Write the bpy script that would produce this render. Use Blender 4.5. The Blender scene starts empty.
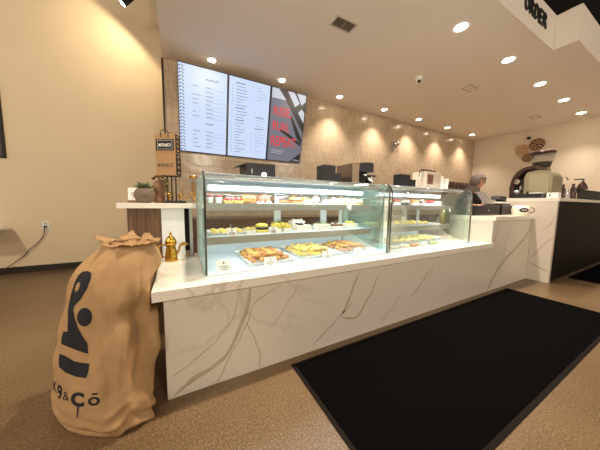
import bpy, bmesh, math, random
from mathutils import Vector, Matrix, noise
from mathutils.bvhtree import BVHTree
from mathutils.geometry import tessellate_polygon
random.seed(7)
PI = math.pi
S = bpy.context.scene
COL = S.collection

# ------------------------------------------------------------------ materials
MATS = {}
def srgb(r, g, b):
    f = lambda c: (c/255/12.92) if c/255 <= .04045 else ((c/255+.055)/1.055)**2.4
    return (f(r), f(g), f(b), 1)

def mat(name, col, rough=.5, metal=0, spec=.5, emit=None, estr=0, var=0, vscale=8, bump=0, bscale=60, coat=0, sheen=0):
    m = bpy.data.materials.new(name); m.use_nodes = True
    nt = m.node_tree; p = nt.nodes['Principled BSDF']
    p.inputs['Base Color'].default_value = col
    p.inputs['Roughness'].default_value = rough
    p.inputs['Metallic'].default_value = metal
    p.inputs['Specular IOR Level'].default_value = spec
    p.inputs['Coat Weight'].default_value = coat
    p.inputs['Sheen Weight'].default_value = sheen
    if emit:
        p.inputs['Emission Color'].default_value = emit
        p.inputs['Emission Strength'].default_value = estr
    tc = nt.nodes.new('ShaderNodeTexCoord')
    if var:
        n = nt.nodes.new('ShaderNodeTexNoise'); n.inputs['Scale'].default_value = vscale
        n.inputs['Detail'].default_value = 5
        nt.links.new(tc.outputs['Object'], n.inputs['Vector'])
        mx = nt.nodes.new('ShaderNodeMix'); mx.data_type = 'RGBA'
        mx.inputs['A'].default_value = tuple(max(0, c*(1-var)) for c in col[:3]) + (1,)
        mx.inputs['B'].default_value = tuple(min(1, c*(1+var)) for c in col[:3]) + (1,)
        nt.links.new(n.outputs['Fac'], mx.inputs['Factor'])
        nt.links.new(mx.outputs['Result'], p.inputs['Base Color'])
    if bump:
        n2 = nt.nodes.new('ShaderNodeTexNoise'); n2.inputs['Scale'].default_value = bscale
        nt.links.new(tc.outputs['Object'], n2.inputs['Vector'])
        b = nt.nodes.new('ShaderNodeBump'); b.inputs['Strength'].default_value = bump
        b.inputs['Distance'].default_value = .004
        nt.links.new(n2.outputs['Fac'], b.inputs['Height'])
        nt.links.new(b.outputs['Normal'], p.inputs['Normal'])
    MATS[name] = m
    return m

def N(nt, t, **kw):
    n = nt.nodes.new(t)
    for k, v in kw.items():
        setattr(n, k, v)
    return n

def glass(name, tint, gloss=1.0, haze=0):
    """thin clear sheet: tinted see-through plus a physical Fresnel reflection"""
    m = bpy.data.materials.new(name); m.use_nodes = True
    nt = m.node_tree; nt.nodes.clear()
    o = N(nt, 'ShaderNodeOutputMaterial'); mx = N(nt, 'ShaderNodeMixShader')
    t = N(nt, 'ShaderNodeBsdfTransparent'); t.inputs['Color'].default_value = tint
    g = N(nt, 'ShaderNodeBsdfGlossy'); g.inputs['Roughness'].default_value = .02
    fr = N(nt, 'ShaderNodeFresnel'); ge = N(nt, 'ShaderNodeNewGeometry'); mr = N(nt, 'ShaderNodeMapRange'); mr.inputs['To Min'].default_value = 1.45; mr.inputs['To Max'].default_value = 1/1.45
    nt.links.new(ge.outputs['Backfacing'], mr.inputs['Value']); nt.links.new(mr.outputs[0], fr.inputs['IOR'])
    ml = N(nt, 'ShaderNodeMath', operation='MULTIPLY'); ml.inputs[1].default_value = gloss
    nt.links.new(fr.outputs[0], ml.inputs[0]); nt.links.new(ml.outputs[0], mx.inputs[0])
    nt.links.new(t.outputs[0], mx.inputs[1]); nt.links.new(g.outputs[0], mx.inputs[2])
    if haze:
        df = N(nt, 'ShaderNodeBsdfTranslucent'); df.inputs['Color'].default_value = srgb(206, 236, 224)
        d2 = N(nt, 'ShaderNodeBsdfDiffuse'); d2.inputs['Color'].default_value = srgb(206, 236, 224)
        a = N(nt, 'ShaderNodeMixShader'); a.inputs[0].default_value = .5
        nt.links.new(df.outputs[0], a.inputs[1]); nt.links.new(d2.outputs[0], a.inputs[2])
        h = N(nt, 'ShaderNodeMixShader'); h.inputs[0].default_value = haze
        nt.links.new(mx.outputs[0], h.inputs[1]); nt.links.new(a.outputs[0], h.inputs[2])
        mx = h
    nt.links.new(mx.outputs[0], o.inputs['Surface'])
    MATS[name] = m
    return m

def ramp(nt, pts):
    r = N(nt, 'ShaderNodeValToRGB')
    e = r.color_ramp.elements
    e[0].position, e[0].color = pts[0]
    e[1].position, e[1].color = pts[-1]
    for pos, c in pts[1:-1]:
        k = e.new(pos); k.color = c
    return r

def quartz(name, base, vein, amount=.5, rough=.22):
    m = mat(name, base, rough); nt = m.node_tree; p = nt.nodes['Principled BSDF']
    tc = N(nt, 'ShaderNodeTexCoord')
    w = N(nt, 'ShaderNodeTexNoise'); w.inputs['Scale'].default_value = 1.3; w.inputs['Detail'].default_value = 6
    w.inputs['Distortion'].default_value = .6
    nt.links.new(tc.outputs['Object'], w.inputs['Vector'])
    r = ramp(nt, [(.485, (0, 0, 0, 1)), (.5, (1, 1, 1, 1)), (.515, (0, 0, 0, 1))])
    nt.links.new(w.outputs['Fac'], r.inputs['Fac'])
    k = N(nt, 'ShaderNodeTexNoise'); k.inputs['Scale'].default_value = .9
    nt.links.new(tc.outputs['Object'], k.inputs['Vector'])
    kr = ramp(nt, [(.42, (0, 0, 0, 1)), (.62, (amount, amount, amount, 1))])
    nt.links.new(k.outputs['Fac'], kr.inputs['Fac'])
    mu = N(nt, 'ShaderNodeMath', operation='MULTIPLY')
    nt.links.new(r.outputs['Color'], mu.inputs[0]); nt.links.new(kr.outputs['Color'], mu.inputs[1])
    mx = N(nt, 'ShaderNodeMix', data_type='RGBA'); mx.inputs['A'].default_value = base; mx.inputs['B'].default_value = vein
    nt.links.new(mu.outputs[0], mx.inputs['Factor']); nt.links.new(mx.outputs['Result'], p.inputs['Base Color'])
    return m

def wood(name, a, b, scale=6, rough=.5, axis='Z'):
    m = mat(name, a, rough); nt = m.node_tree; p = nt.nodes['Principled BSDF']
    tc = N(nt, 'ShaderNodeTexCoord'); mp = N(nt, 'ShaderNodeMapping')
    mp.inputs['Scale'].default_value = {'Z': (scale*4, scale*4, scale*.25), 'X': (scale*.25, scale*4, scale*4)}[axis]
    n = N(nt, 'ShaderNodeTexNoise'); n.inputs['Scale'].default_value = 2.5; n.inputs['Detail'].default_value = 6
    nt.links.new(tc.outputs['Object'], mp.inputs['Vector']); nt.links.new(mp.outputs[0], n.inputs['Vector'])
    r = ramp(nt, [(.3, a), (.7, b)]); nt.links.new(n.outputs['Fac'], r.inputs['Fac'])
    nt.links.new(r.outputs['Color'], p.inputs['Base Color'])
    return m

M_floor = mat('polished_concrete', srgb(165, 138, 104), .32)
def _floor():
    nt = M_floor.node_tree; p = nt.nodes['Principled BSDF']; tc = N(nt, 'ShaderNodeTexCoord')
    a = N(nt, 'ShaderNodeTexNoise'); a.inputs['Scale'].default_value = 95; a.inputs['Detail'].default_value = 8; a.inputs['Roughness'].default_value = .75
    b = N(nt, 'ShaderNodeTexNoise'); b.inputs['Scale'].default_value = .9; b.inputs['Detail'].default_value = 5
    v = N(nt, 'ShaderNodeTexVoronoi'); v.inputs['Scale'].default_value = 130
    for n in (a, b, v): nt.links.new(tc.outputs['Object'], n.inputs['Vector'])
    r1 = ramp(nt, [(.32, srgb(72, 55, 37)), (.5, srgb(122, 98, 70)), (.68, srgb(178, 152, 116))])
    nt.links.new(a.outputs['Fac'], r1.inputs['Fac'])
    r2 = ramp(nt, [(.3, srgb(170, 156, 136)), (.7, srgb(255, 252, 246))])
    nt.links.new(b.outputs['Fac'], r2.inputs['Fac'])
    mx = N(nt, 'ShaderNodeMix', data_type='RGBA', blend_type='MULTIPLY'); mx.inputs['Factor'].default_value = .7
    nt.links.new(r1.outputs['Color'], mx.inputs['A']); nt.links.new(r2.outputs['Color'], mx.inputs['B'])
    r3 = ramp(nt, [(.0, (.45, .42, .38, 1)), (.22, (1, 1, 1, 1))])
    nt.links.new(v.outputs['Distance'], r3.inputs['Fac'])
    m2 = N(nt, 'ShaderNodeMix', data_type='RGBA', blend_type='MULTIPLY'); m2.inputs['Factor'].default_value = .42
    nt.links.new(mx.outputs['Result'], m2.inputs['A']); nt.links.new(r3.outputs['Color'], m2.inputs['B'])
    nt.links.new(m2.outputs['Result'], p.inputs['Base Color'])
_floor()

M_tile = mat('glazed_tile', srgb(186, 164, 136), .2)
def _tile():
    nt = M_tile.node_tree; p = nt.nodes['Principled BSDF']; tc = N(nt, 'ShaderNodeTexCoord')
    sx = N(nt, 'ShaderNodeSeparateXYZ'); cb = N(nt, 'ShaderNodeCombineXYZ')
    nt.links.new(tc.outputs['Object'], sx.inputs[0])
    nt.links.new(sx.outputs['Z'], cb.inputs['X']); nt.links.new(sx.outputs['X'], cb.inputs['Y'])
    br = N(nt, 'ShaderNodeTexBrick'); br.offset = 0
    br.inputs['Scale'].default_value = 1; br.inputs['Brick Width'].default_value = .13; br.inputs['Row Height'].default_value = .05
    br.inputs['Mortar Size'].default_value = .0028; br.inputs['Mortar Smooth'].default_value = .3
    br.inputs['Color1'].default_value = srgb(190, 169, 142); br.inputs['Color2'].default_value = srgb(176, 154, 127)
    br.inputs['Mortar'].default_value = srgb(160, 139, 114)
    nt.links.new(cb.outputs[0], br.inputs['Vector'])
    nt.links.new(br.outputs['Color'], p.inputs['Base Color'])
    n = N(nt, 'ShaderNodeTexNoise'); n.inputs['Scale'].default_value = 9
    nt.links.new(tc.outputs['Object'], n.inputs['Vector'])
    ad = N(nt, 'ShaderNodeMath', operation='MULTIPLY_ADD'); ad.inputs[1].default_value = -1.0
    nt.links.new(br.outputs['Fac'], ad.inputs[0]); nt.links.new(n.outputs['Fac'], ad.inputs[2])
    b = N(nt, 'ShaderNodeBump'); b.inputs['Strength'].default_value = .5; b.inputs['Distance'].default_value = .006
    nt.links.new(ad.outputs[0], b.inputs['Height']); nt.links.new(b.outputs['Normal'], p.inputs['Normal'])
_tile()

M_wall = mat('cream_paint', srgb(226, 205, 170), .8, var=.03, vscale=3, bump=.15, bscale=120)
M_wallr = mat('warm_white_paint', srgb(210, 194, 172), .8, bump=.1, bscale=120)
M_ceil = mat('ceiling_paint', srgb(238, 227, 212), .75, var=.025, vscale=1.2)
M_fascia = mat('bulkhead_paint', srgb(200, 188, 168), .8)
M_dark = mat('dark_ceiling', srgb(34, 32, 30), .9)
M_base = mat('dark_baseboard', srgb(38, 25, 18), .5)
M_quartz = quartz('white_quartz', srgb(222, 211, 195), srgb(176, 160, 134), .3)
M_qtop = quartz('quartz_top', srgb(242, 232, 216), srgb(186, 164, 134), .45, .16)
M_vein = mat('vein_gold', srgb(190, 173, 148), .25, var=.25, vscale=25)
M_vein2 = mat('vein_pale', srgb(190, 176, 154), .25, var=.2, vscale=30)
M_walnut = wood('walnut', srgb(84, 60, 42), srgb(140, 106, 76), 5)
M_espresso = wood('espresso_wood', srgb(10, 7, 4), srgb(26, 17, 10), 4, .55)
M_espresso.node_tree.nodes['Principled BSDF'].inputs['Specular IOR Level'].default_value = .2
M_cab = wood('cabinet_wood', srgb(74, 52, 36), srgb(110, 80, 56), 3)
M_black = mat('black_plastic', srgb(24, 24, 26), .4)
M_matte = mat('matte_black', srgb(20, 19, 19), .7)
M_screen_bezel = mat('bezel_black', srgb(16, 16, 18), .3)
M_steel = mat('brushed_steel', srgb(188, 186, 182), .3, 1)
M_chrome = mat('chrome', srgb(225, 222, 216), .12, 1)
M_sage = mat('sage_grey_enamel', srgb(140, 131, 104), .3)
M_white = mat('white_enamel', srgb(240, 240, 236), .35)
M_deck = mat('case_deck_white', srgb(218, 230, 236), .3)
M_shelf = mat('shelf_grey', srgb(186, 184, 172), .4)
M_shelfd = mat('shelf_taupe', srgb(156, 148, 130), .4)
M_paper = mat('white_paper', srgb(244, 240, 230), .7)
M_kraft = mat('kraft_paper', srgb(172, 134, 90), .8, var=.06, vscale=20)
M_brass = mat('hammered_brass', srgb(208, 156, 62), .25, 1, bump=.6, bscale=90)
M_gold = mat('polished_gold', srgb(222, 176, 84), .2, 1)
M_rubber = mat('rubber_edge', srgb(30, 25, 20), .9, spec=.1)
M_carpet = mat('black_carpet', srgb(9, 8, 8), .95, spec=.03, var=.5, vscale=160, bump=1, bscale=400)
M_ink = mat('charcoal_ink', srgb(38, 38, 42), .85, var=.15, vscale=60, spec=.2)
M_burlap = mat('burlap', srgb(190, 152, 108), .95, spec=.1, var=.16, vscale=22)
def _burlap():
    nt = M_burlap.node_tree; p = nt.nodes['Principled BSDF']; tc = N(nt, 'ShaderNodeTexCoord')
    uvm = N(nt, 'ShaderNodeUVMap')
    w1 = N(nt, 'ShaderNodeTexWave'); w1.inputs['Scale'].default_value = 70; w1.bands_direction = 'X'; w1.inputs['Distortion'].default_value = 2
    w2 = N(nt, 'ShaderNodeTexWave'); w2.inputs['Scale'].default_value = 70; w2.bands_direction = 'Z'; w2.inputs['Distortion'].default_value = 2
    for w in (w1, w2): nt.links.new(tc.outputs['Object'], w.inputs['Vector'])
    ad = N(nt, 'ShaderNodeMath', operation='ADD'); nt.links.new(w1.outputs['Fac'], ad.inputs[0]); nt.links.new(w2.outputs['Fac'], ad.inputs[1])
    b = N(nt, 'ShaderNodeBump'); b.inputs['Strength'].default_value = .6; b.inputs['Distance'].default_value = .004
    nt.links.new(ad.outputs[0], b.inputs['Height']); nt.links.new(b.outputs['Normal'], p.inputs['Normal'])
_burlap()
M_lens = mat('lamp_lens', (1, .9, .75, 1), .5, emit=(1, .88, .70, 1), estr=30)
M_led = mat('led_diffuser', (1, 1, 1, 1), .5, emit=(.92, .97, 1, 1), estr=3.2)
M_scr = mat('menu_screen', srgb(20, 22, 26), .25, emit=srgb(204, 220, 250), estr=.66)
M_scrp = mat('poster_screen', srgb(20, 22, 26), .25, emit=srgb(112, 112, 124), estr=.66)
M_scrw = mat('poster_white', srgb(20, 22, 26), .25, emit=srgb(198, 202, 214), estr=.66)
M_scrr = mat('poster_red', srgb(40, 8, 8), .25, emit=srgb(222, 58, 62), estr=.66)
M_scrk = mat('poster_black', srgb(14, 14, 15), .25, emit=srgb(36, 32, 32), estr=.66)
M_scrt = mat('menu_text_grey', srgb(20, 22, 26), .25, emit=srgb(120, 128, 146), estr=.66)
M_scrs = mat('menu_text_soft', srgb(20, 22, 26), .25, emit=srgb(168, 180, 204), estr=.66)
M_glass = glass('case_glass', (.965, .985, .975, 1), .8)
M_gside = glass('side_glass', (.93, .975, .955, 1), .8, .18)
M_gclear = glass('clear_side_glass', (.93, .975, .955, 1), .8, .05)
M_clear = glass('clear_plastic', (.95, .96, .96, 1), .8)
M_gedge = mat('glass_edge_dark', srgb(52, 56, 46), .2, coat=.4)
M_trim = mat('case_trim', srgb(120, 120, 110), .3, .8)
M_skin = mat('skin', srgb(196, 140, 108), .5)
M_hijab = mat('grey_knit', srgb(112, 98, 90), .9, bump=.4, bscale=180)
M_cloth = mat('black_cloth', srgb(22, 21, 23), .9)
M_terra = mat('brown_ceramic', srgb(134, 94, 66), .6, var=.1)
M_potg = mat('grey_stone_pot', srgb(112, 98, 80), .75, var=.12, bump=.3)
M_leaf = mat('leaf_green', srgb(92, 104, 66), .6, var=.2)
M_pastry = mat('golden_pastry', srgb(206, 146, 70), .6, var=.35, vscale=40, bump=.5, bscale=90)
M_pastry2 = mat('pale_golden_pastry', srgb(226, 196, 112), .6, var=.25, vscale=50, bump=.5, bscale=90)
M_bake = mat('baked_brown', srgb(160, 98, 52), .6, var=.3, vscale=40, bump=.4)
M_choc = mat('chocolate', srgb(48, 28, 22), .35, var=.2)
M_mocha = mat('mocha_sponge', srgb(120, 76, 54), .7, var=.15, vscale=60)
M_cream = mat('cream', srgb(248, 240, 220), .5, var=.04)
M_yel = mat('lemon_yellow', srgb(240, 212, 92), .5, var=.15, vscale=50)
M_berry = mat('berry_red', srgb(176, 34, 38), .3, var=.3, vscale=60)
M_pink = mat('pink_cream', srgb(226, 160, 158), .5, var=.12, vscale=50)
M_caramel = mat('caramel', srgb(206, 136, 74), .45, var=.3, vscale=50)
M_green = mat('pistachio', srgb(168, 178, 92), .6, var=.2)
M_oil = mat('olive_bottle', srgb(122, 110, 26), .15, coat=.5)
M_bean = mat('coffee_beans', srgb(48, 28, 18), .5, bump=1, bscale=120)
M_brown = mat('dark_brown_plastic', srgb(58, 34, 26), .3)
M_basket = mat('woven_dark', srgb(86, 58, 38), .8)
M_basketl = mat('woven_straw', srgb(206, 170, 124), .8)
M_bluelight = mat('indicator_light', (.6, .7, 1, 1), .3, emit=(.65, .75, 1, 1), estr=2.5)

# ------------------------------------------------------------------ mesh builder
class MB:
    def __init__(s): s.b = bmesh.new()
    def _idx(s, faces, mi):
        for f in faces: f.material_index = mi
    def box(s, x0, x1, y0, y1, z0, z1, bev=0, seg=2, mi=0):
        t = bmesh.new()
        bmesh.ops.create_cube(t, size=1)
        bmesh.ops.scale(t, verts=t.verts, vec=(x1-x0, y1-y0, z1-z0))
        bmesh.ops.translate(t, verts=t.verts, vec=((x0+x1)/2, (y0+y1)/2, (z0+z1)/2))
        if bev: bmesh.ops.bevel(t, geom=t.edges[:], offset=bev, segments=seg, profile=.6, affect='EDGES')
        s.merge(t, mi); return s
    def merge(s, t, mi=0, M=None):
        if M is not None: bmesh.ops.transform(t, matrix=M, verts=t.verts)
        mp = {}
        for v in t.verts: mp[v] = s.b.verts.new(v.co)
        for f in t.faces:
            try:
                g = s.b.faces.new([mp[v] for v in f.verts]); g.material_index = mi; g.smooth = f.smooth
            except ValueError: pass
        t.free(); return s
    def cyl(s, p0, p1, r0, r1=None, seg=20, mi=0, smooth=True):
        r1 = r0 if r1 is None else r1
        p0, p1 = Vector(p0), Vector(p1); d = p1-p0
        q = d.to_track_quat('Z', 'Y').to_matrix()
        R0 = [s.b.verts.new(p0 + q @ Vector((r0*math.cos(2*PI*k/seg), r0*math.sin(2*PI*k/seg), 0))) for k in range(seg)]
        R1 = [s.b.verts.new(p1 + q @ Vector((r1*math.cos(2*PI*k/seg), r1*math.sin(2*PI*k/seg), 0))) for k in range(seg)]
        for k in range(seg):
            f = s.b.faces.new((R0[k], R0[(k+1) % seg], R1[(k+1) % seg], R1[k])); f.smooth = smooth; f.material_index = mi
        f = s.b.faces.new(R0[::-1]); f.material_index = mi
        f = s.b.faces.new(R1); f.material_index = mi
        return s
    def lathe(s, prof, c=(0, 0, 0), seg=24, mi=0, axis=None):
        c = Vector(c); q = Matrix.Identity(3) if axis is None else Vector(axis).to_track_quat('Z', 'Y').to_matrix()
        rings = []
        for r, z in prof:
            if r < 1e-5: rings.append([s.b.verts.new(c + q @ Vector((0, 0, z)))])
            else: rings.append([s.b.verts.new(c + q @ Vector((r*math.cos(2*PI*k/seg), r*math.sin(2*PI*k/seg), z))) for k in range(seg)])
        for a, b in zip(rings, rings[1:]):
            for k in range(seg):
                j = (k+1) % seg
                if len(a) == 1 and len(b) == 1: continue
                vs = (a[0], b[j], b[k]) if len(a) == 1 else (a[k], a[j], b[0]) if len(b) == 1 else (a[k], a[j], b[j], b[k])
                f = s.b.faces.new(vs); f.smooth = True; f.material_index = mi
        ring_like = abs(prof[0][0]-prof[-1][0]) < .01 and abs(prof[0][1]-prof[-1][1]) < .01 and prof[0][0] > 1e-5
        if ring_like:
            for k in range(seg):
                j = (k+1) % seg
                try: s.b.faces.new((rings[-1][k], rings[-1][j], rings[0][j], rings[0][k])).material_index = mi
                except ValueError: pass
        else:
            if len(rings[0]) > 1: s.b.faces.new(rings[0][::-1]).material_index = mi
            if len(rings[-1]) > 1: s.b.faces.new(rings[-1]).material_index = mi
        return s
    def tube(s, pts, r, seg=10, mi=0, radii=None):
        pts = [Vector(p) for p in pts]; n = len(pts); rings = []
        for i, p in enumerate(pts):
            d = (pts[min(i+1, n-1)] - pts[max(i-1, 0)]).normalized()
            up = Vector((0, 0, 1)) if abs(d.z) < .95 else Vector((1, 0, 0))
            u = d.cross(up).normalized(); w = u.cross(d)
            rr = radii[i] if radii else r
            rings.append([s.b.verts.new(p + rr*(math.cos(2*PI*k/seg)*u + math.sin(2*PI*k/seg)*w)) for k in range(seg)])
        for a, b in zip(rings, rings[1:]):
            for k in range(seg):
                f = s.b.faces.new((a[k], a[(k+1) % seg], b[(k+1) % seg], b[k])); f.smooth = True; f.material_index = mi
        s.b.faces.new(rings[0][::-1]).material_index = mi; s.b.faces.new(rings[-1]).material_index = mi
        return s
    def ball(s, c, r, sc=(1, 1, 1), seg=16, mi=0, rot=None):
        t = bmesh.new(); bmesh.ops.create_uvsphere(t, u_segments=seg, v_segments=max(6, seg//2), radius=r)
        for f in t.faces: f.smooth = True
        Mx = Matrix.Translation(Vector(c)) @ (rot.to_4x4() if rot else Matrix.Identity(4)) @ Matrix.Diagonal((*sc, 1))
        return s.merge(t, mi, Mx)
    def prism(s, poly, axis, a, b, mi=0, smooth=False):
        """2D polygon extruded along an axis; axis x: (y,z), y: (x,z), z: (x,y)"""
        def P(u, v, w): return {'x': (w, u, v), 'y': (u, w, v), 'z': (u, v, w)}[axis]
        A = [s.b.verts.new(P(u, v, a)) for u, v in poly]; B = [s.b.verts.new(P(u, v, b)) for u, v in poly]
        n = len(poly); fs = [s.b.faces.new(A[::-1]), s.b.faces.new(B)]
        for k in range(n):
            f = s.b.faces.new((A[k], A[(k+1) % n], B[(k+1) % n], B[k])); f.smooth = smooth; fs.append(f)
        for f in fs: f.material_index = mi
        return s
    def strip(s, path, axis, a, b, t, mi=0):
        """ribbon of thickness t along an open 2D path, extruded between a and b"""
        n = len(path); off = []
        for i, p in enumerate(path):
            p0 = Vector(path[max(i-1, 0)]); p1 = Vector(path[min(i+1, n-1)]); d = (p1-p0).normalized()
            off.append((p[0]-d.y*t, p[1]+d.x*t))
        def P(u, v, w): return {'x': (w, u, v), 'y': (u, w, v), 'z': (u, v, w)}[axis]
        V = [[s.b.verts.new(P(*q, w)) for q in L] for L in (path, off) for w in (a, b)]
        for i in range(n-1):
            for A, B in ((0, 1), (1, 3), (3, 2), (2, 0)):
                f = s.b.faces.new((V[A][i], V[A][i+1], V[B][i+1], V[B][i])); f.material_index = mi; f.smooth = A in (0, 3) and n > 4
        for i in (0, n-1): s.b.faces.new((V[0][i], V[1][i], V[3][i], V[2][i])).material_index = mi
        return s
    def move(s, loc=(0, 0, 0), rot=None):
        Mx = Matrix.Translation(Vector(loc)) @ (rot.to_4x4() if rot else Matrix.Identity(4))
        bmesh.ops.transform(s.b, matrix=Mx, verts=s.b.verts); return s
    def build(s, name, m, parent=None, label=None, loc=None):
        bmesh.ops.recalc_face_normals(s.b, faces=s.b.faces[:])
        me = bpy.data.meshes.new(name); s.b.to_mesh(me); s.b.free()
        for k in (m if isinstance(m, (list, tuple)) else [m]): me.materials.append(k)
        o = bpy.data.objects.new(name, me); COL.objects.link(o)
        if parent: o.parent = parent
        if label: o['label'] = label
        if loc is not None: o.location = loc
        return o

def thing(name, label, cat, loc=(0, 0, 0), rz=0, group=None):
    o = bpy.data.objects.new(name, None); COL.objects.link(o); o.empty_display_size = .05
    o.location = loc; o.rotation_euler = (0, 0, rz); o['label'] = label; o['category'] = cat
    if group: o['group'] = group
    return o
def tag(o, label, cat, group=None):
    o['label'] = label; o['category'] = cat
    if group: o['group'] = group
    return o
def dup(root, loc, rz=None, label=None, group=None):
    r = root.copy(); COL.objects.link(r); r.location = loc
    if rz is not None: r.rotation_euler = (r.rotation_euler[0], r.rotation_euler[1], rz)
    if label: r['label'] = label
    if group: r['group'] = group
    def rec(src, dst):
        for ch in list(src.children):
            c = ch.copy(); COL.objects.link(c); c.parent = dst; rec(ch, c)
    rec(root, r)
    return r
def struct(o):
    o['kind'] = 'structure'; return o
def Rz(a): return Matrix.Rotation(a, 3, 'Z')
def Rx(a): return Matrix.Rotation(a, 3, 'X')
def Ry(a): return Matrix.Rotation(a, 3, 'Y')

def text_bm(txt, w, h, depth=.002, bold=0, origin='left'):
    """text outline turned to a mesh in the XZ plane, fitted to w x h, front facing -Y"""
    cu = bpy.data.curves.new('tmp', 'FONT'); cu.body = txt; cu.extrude = .02; cu.offset = bold; cu.resolution_u = 3
    ob = bpy.data.objects.new('tmp', cu); COL.objects.link(ob)
    dg = bpy.context.evaluated_depsgraph_get()
    me = bpy.data.meshes.new_from_object(ob.evaluated_get(dg))
    bpy.data.objects.remove(ob); bpy.data.curves.remove(cu)
    mb = MB(); mb.b.from_mesh(me); bpy.data.meshes.remove(me)
    xs = [v.co.x for v in mb.b.verts]; ys = [v.co.y for v in mb.b.verts]
    x0, x1, y0, y1 = min(xs), max(xs), min(ys), max(ys)
    for v in mb.b.verts:
        x, y, z = v.co
        v.co = ((x-x0)/(x1-x0)*w, -(z+.02)/.04*depth, (y-y0)/(y1-y0)*h)
    for f in mb.b.faces: f.material_index = 0
    return mb

# ------------------------------------------------------------------ camera
F_PX, YAW, PITCH, ROLL = 228.85, .4914885, .0953034, .0129662
EYE = Vector((0, 0, 1.2))
fwd = Vector((math.sin(YAW)*math.cos(PITCH), math.cos(YAW)*math.cos(PITCH), -math.sin(PITCH)))
rt0 = Vector((math.cos(YAW), -math.sin(YAW), 0)); up0 = rt0.cross(fwd)
rt = math.cos(ROLL)*rt0 + math.sin(ROLL)*up0
up = -math.sin(ROLL)*rt0 + math.cos(ROLL)*up0
cam_d = bpy.data.cameras.new('camera'); cam = bpy.data.objects.new('camera', cam_d); COL.objects.link(cam)
cam.matrix_world = Matrix(((rt.x, up.x, -fwd.x, EYE.x), (rt.y, up.y, -fwd.y, EYE.y), (rt.z, up.z, -fwd.z, EYE.z), (0, 0, 0, 1)))
cam_d.sensor_width = 36; cam_d.lens = 36*F_PX/600; cam_d.clip_start = .02; cam_d.clip_end = 100
S.camera = cam

# ------------------------------------------------------------------ room shell
CZ = 3.435                    # underside of the bulkhead ceiling
XR = 9.24                     # right wall
struct(MB().box(-6, XR+.1, -5, 5.5, -.1, 0).build('floor', M_floor))
struct(MB().box(-6, -.135, 5.4, 5.5, 0, 5.6).build('wall_left', M_wall))
struct(MB().box(-.135, XR, 4.4, 5.5, 0, 5.6).build('wall_back', M_tile))
struct(MB().box(XR, XR+.1, -5, 5.5, 0, 5.6).build('wall_right', M_wallr))
struct(MB().box(-6, -.148, 5.385, 5.4, 0, .105, .003).build('baseboard_left', M_base))
struct(MB().box(-.149, -.123, 4.388, 4.41, 0, CZ, .002).build('trim_1', mat('dark_bronze_trim', srgb(58, 44, 32), .4, .5)))
# dropped ceiling that follows the counter, with its upright faces
ceil = MB().prism([(-.135, 1.4), (4.84, 1.4), (4.84, 1.16), (XR, 1.16), (XR, 4.4), (-.135, 4.4)], 'z', CZ, CZ+.46)
struct(ceil.build('ceiling', M_ceil))
struct(MB().box(-6, XR, -5, 5.5, 5.6, 5.7).build('ceiling', M_dark))

# ------------------------------------------------------------------ lamps
def spot(name, loc, aim, energy, size, blend, parent=None, col=(1, .87, .735), radius=.05):
    l = bpy.data.lights.new(name, 'SPOT'); l.energy = energy; l.spot_size = size; l.spot_blend = blend
    l.color = col; l.shadow_soft_size = radius
    o = bpy.data.objects.new(name, l); COL.objects.link(o); o.location = loc
    o.rotation_euler = Vector(aim).to_track_quat('-Z', 'Y').to_euler()
    if parent: o.parent = parent
    return o
def area(name, loc, aim, energy, sx, sy, parent=None, col=(.9, .97, 1)):
    l = bpy.data.lights.new(name, 'AREA'); l.shape = 'RECTANGLE'; l.size = sx; l.size_y = sy; l.energy = energy; l.color = col
    o = bpy.data.objects.new(name, l); COL.objects.link(o); o.location = loc
    o.rotation_euler = Vector(aim).to_track_quat('-Z', 'Y').to_euler()
    if parent: o.parent = parent
    return o

E_FRONT, E_BACK = 172, 100
def downlight(loc, label, r, group, en, sz):
    t = thing('recessed_downlight', label, 'ceiling light', loc, 0, group)
    MB().lathe([(r*.8, -.004), (r*1.12, -.004), (r*1.15, 0), (r*1.15, .003), (r*.8, .003)], seg=28).build('trim_ring', M_white, t)
    MB().lathe([(0, -.003), (r*.79, -.003), (r*.79, .002), (0, .002)], seg=28).build('lens', M_lens, t)
    spot('downlight_lamp', (0, 0, -.03), (0, 0, -1), en, sz, .9, t, radius=r*.7)
    return t
gf = 'downlights in the row above the counter front'
fr = ['large downlight nearest the camera in the row above the counter front',
      'second downlight from the left in the visible row above the counter front',
      'third downlight in the row above the counter front, beyond the bulkhead corner',
      'fourth downlight in the row above the counter front, over the dark wood bar',
      'last downlight of the counter front row, closest to the right wall']
for x, y, lb in zip((3.23, 4.57, 5.95, 7.26, 8.60), (1.80, 1.81, 1.845, 1.85, 1.88), fr):
    downlight((x, y, CZ), lb, .09, gf, E_FRONT if x < 8 else E_FRONT*.55, math.radians(98))
for x in (1.89, .55):   # the same row carried on overhead, above the frame
    downlight((x, 1.80, CZ), 'downlight above the pastry cases, overhead and out of the frame', .09, gf, E_FRONT, math.radians(98))
gb = 'downlights along the tiled wall'
bl = ['downlight above the leftmost menu screen', 'downlight above the poster screen with red words',
      'third downlight from the left along the tiled wall', 'fourth downlight from the left along the tiled wall',
      'third downlight from the right wall along the tiled wall', 'second downlight from the right wall along the tiled wall',
      'downlight in the far corner where tiled wall meets right wall']
for x, lb in zip((.557, 1.764, 3.083, 4.41, 5.687, 6.997, 8.344), bl):
    downlight((x, 4.07, CZ), lb, .07, gb, E_BACK, math.radians(100))

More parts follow.
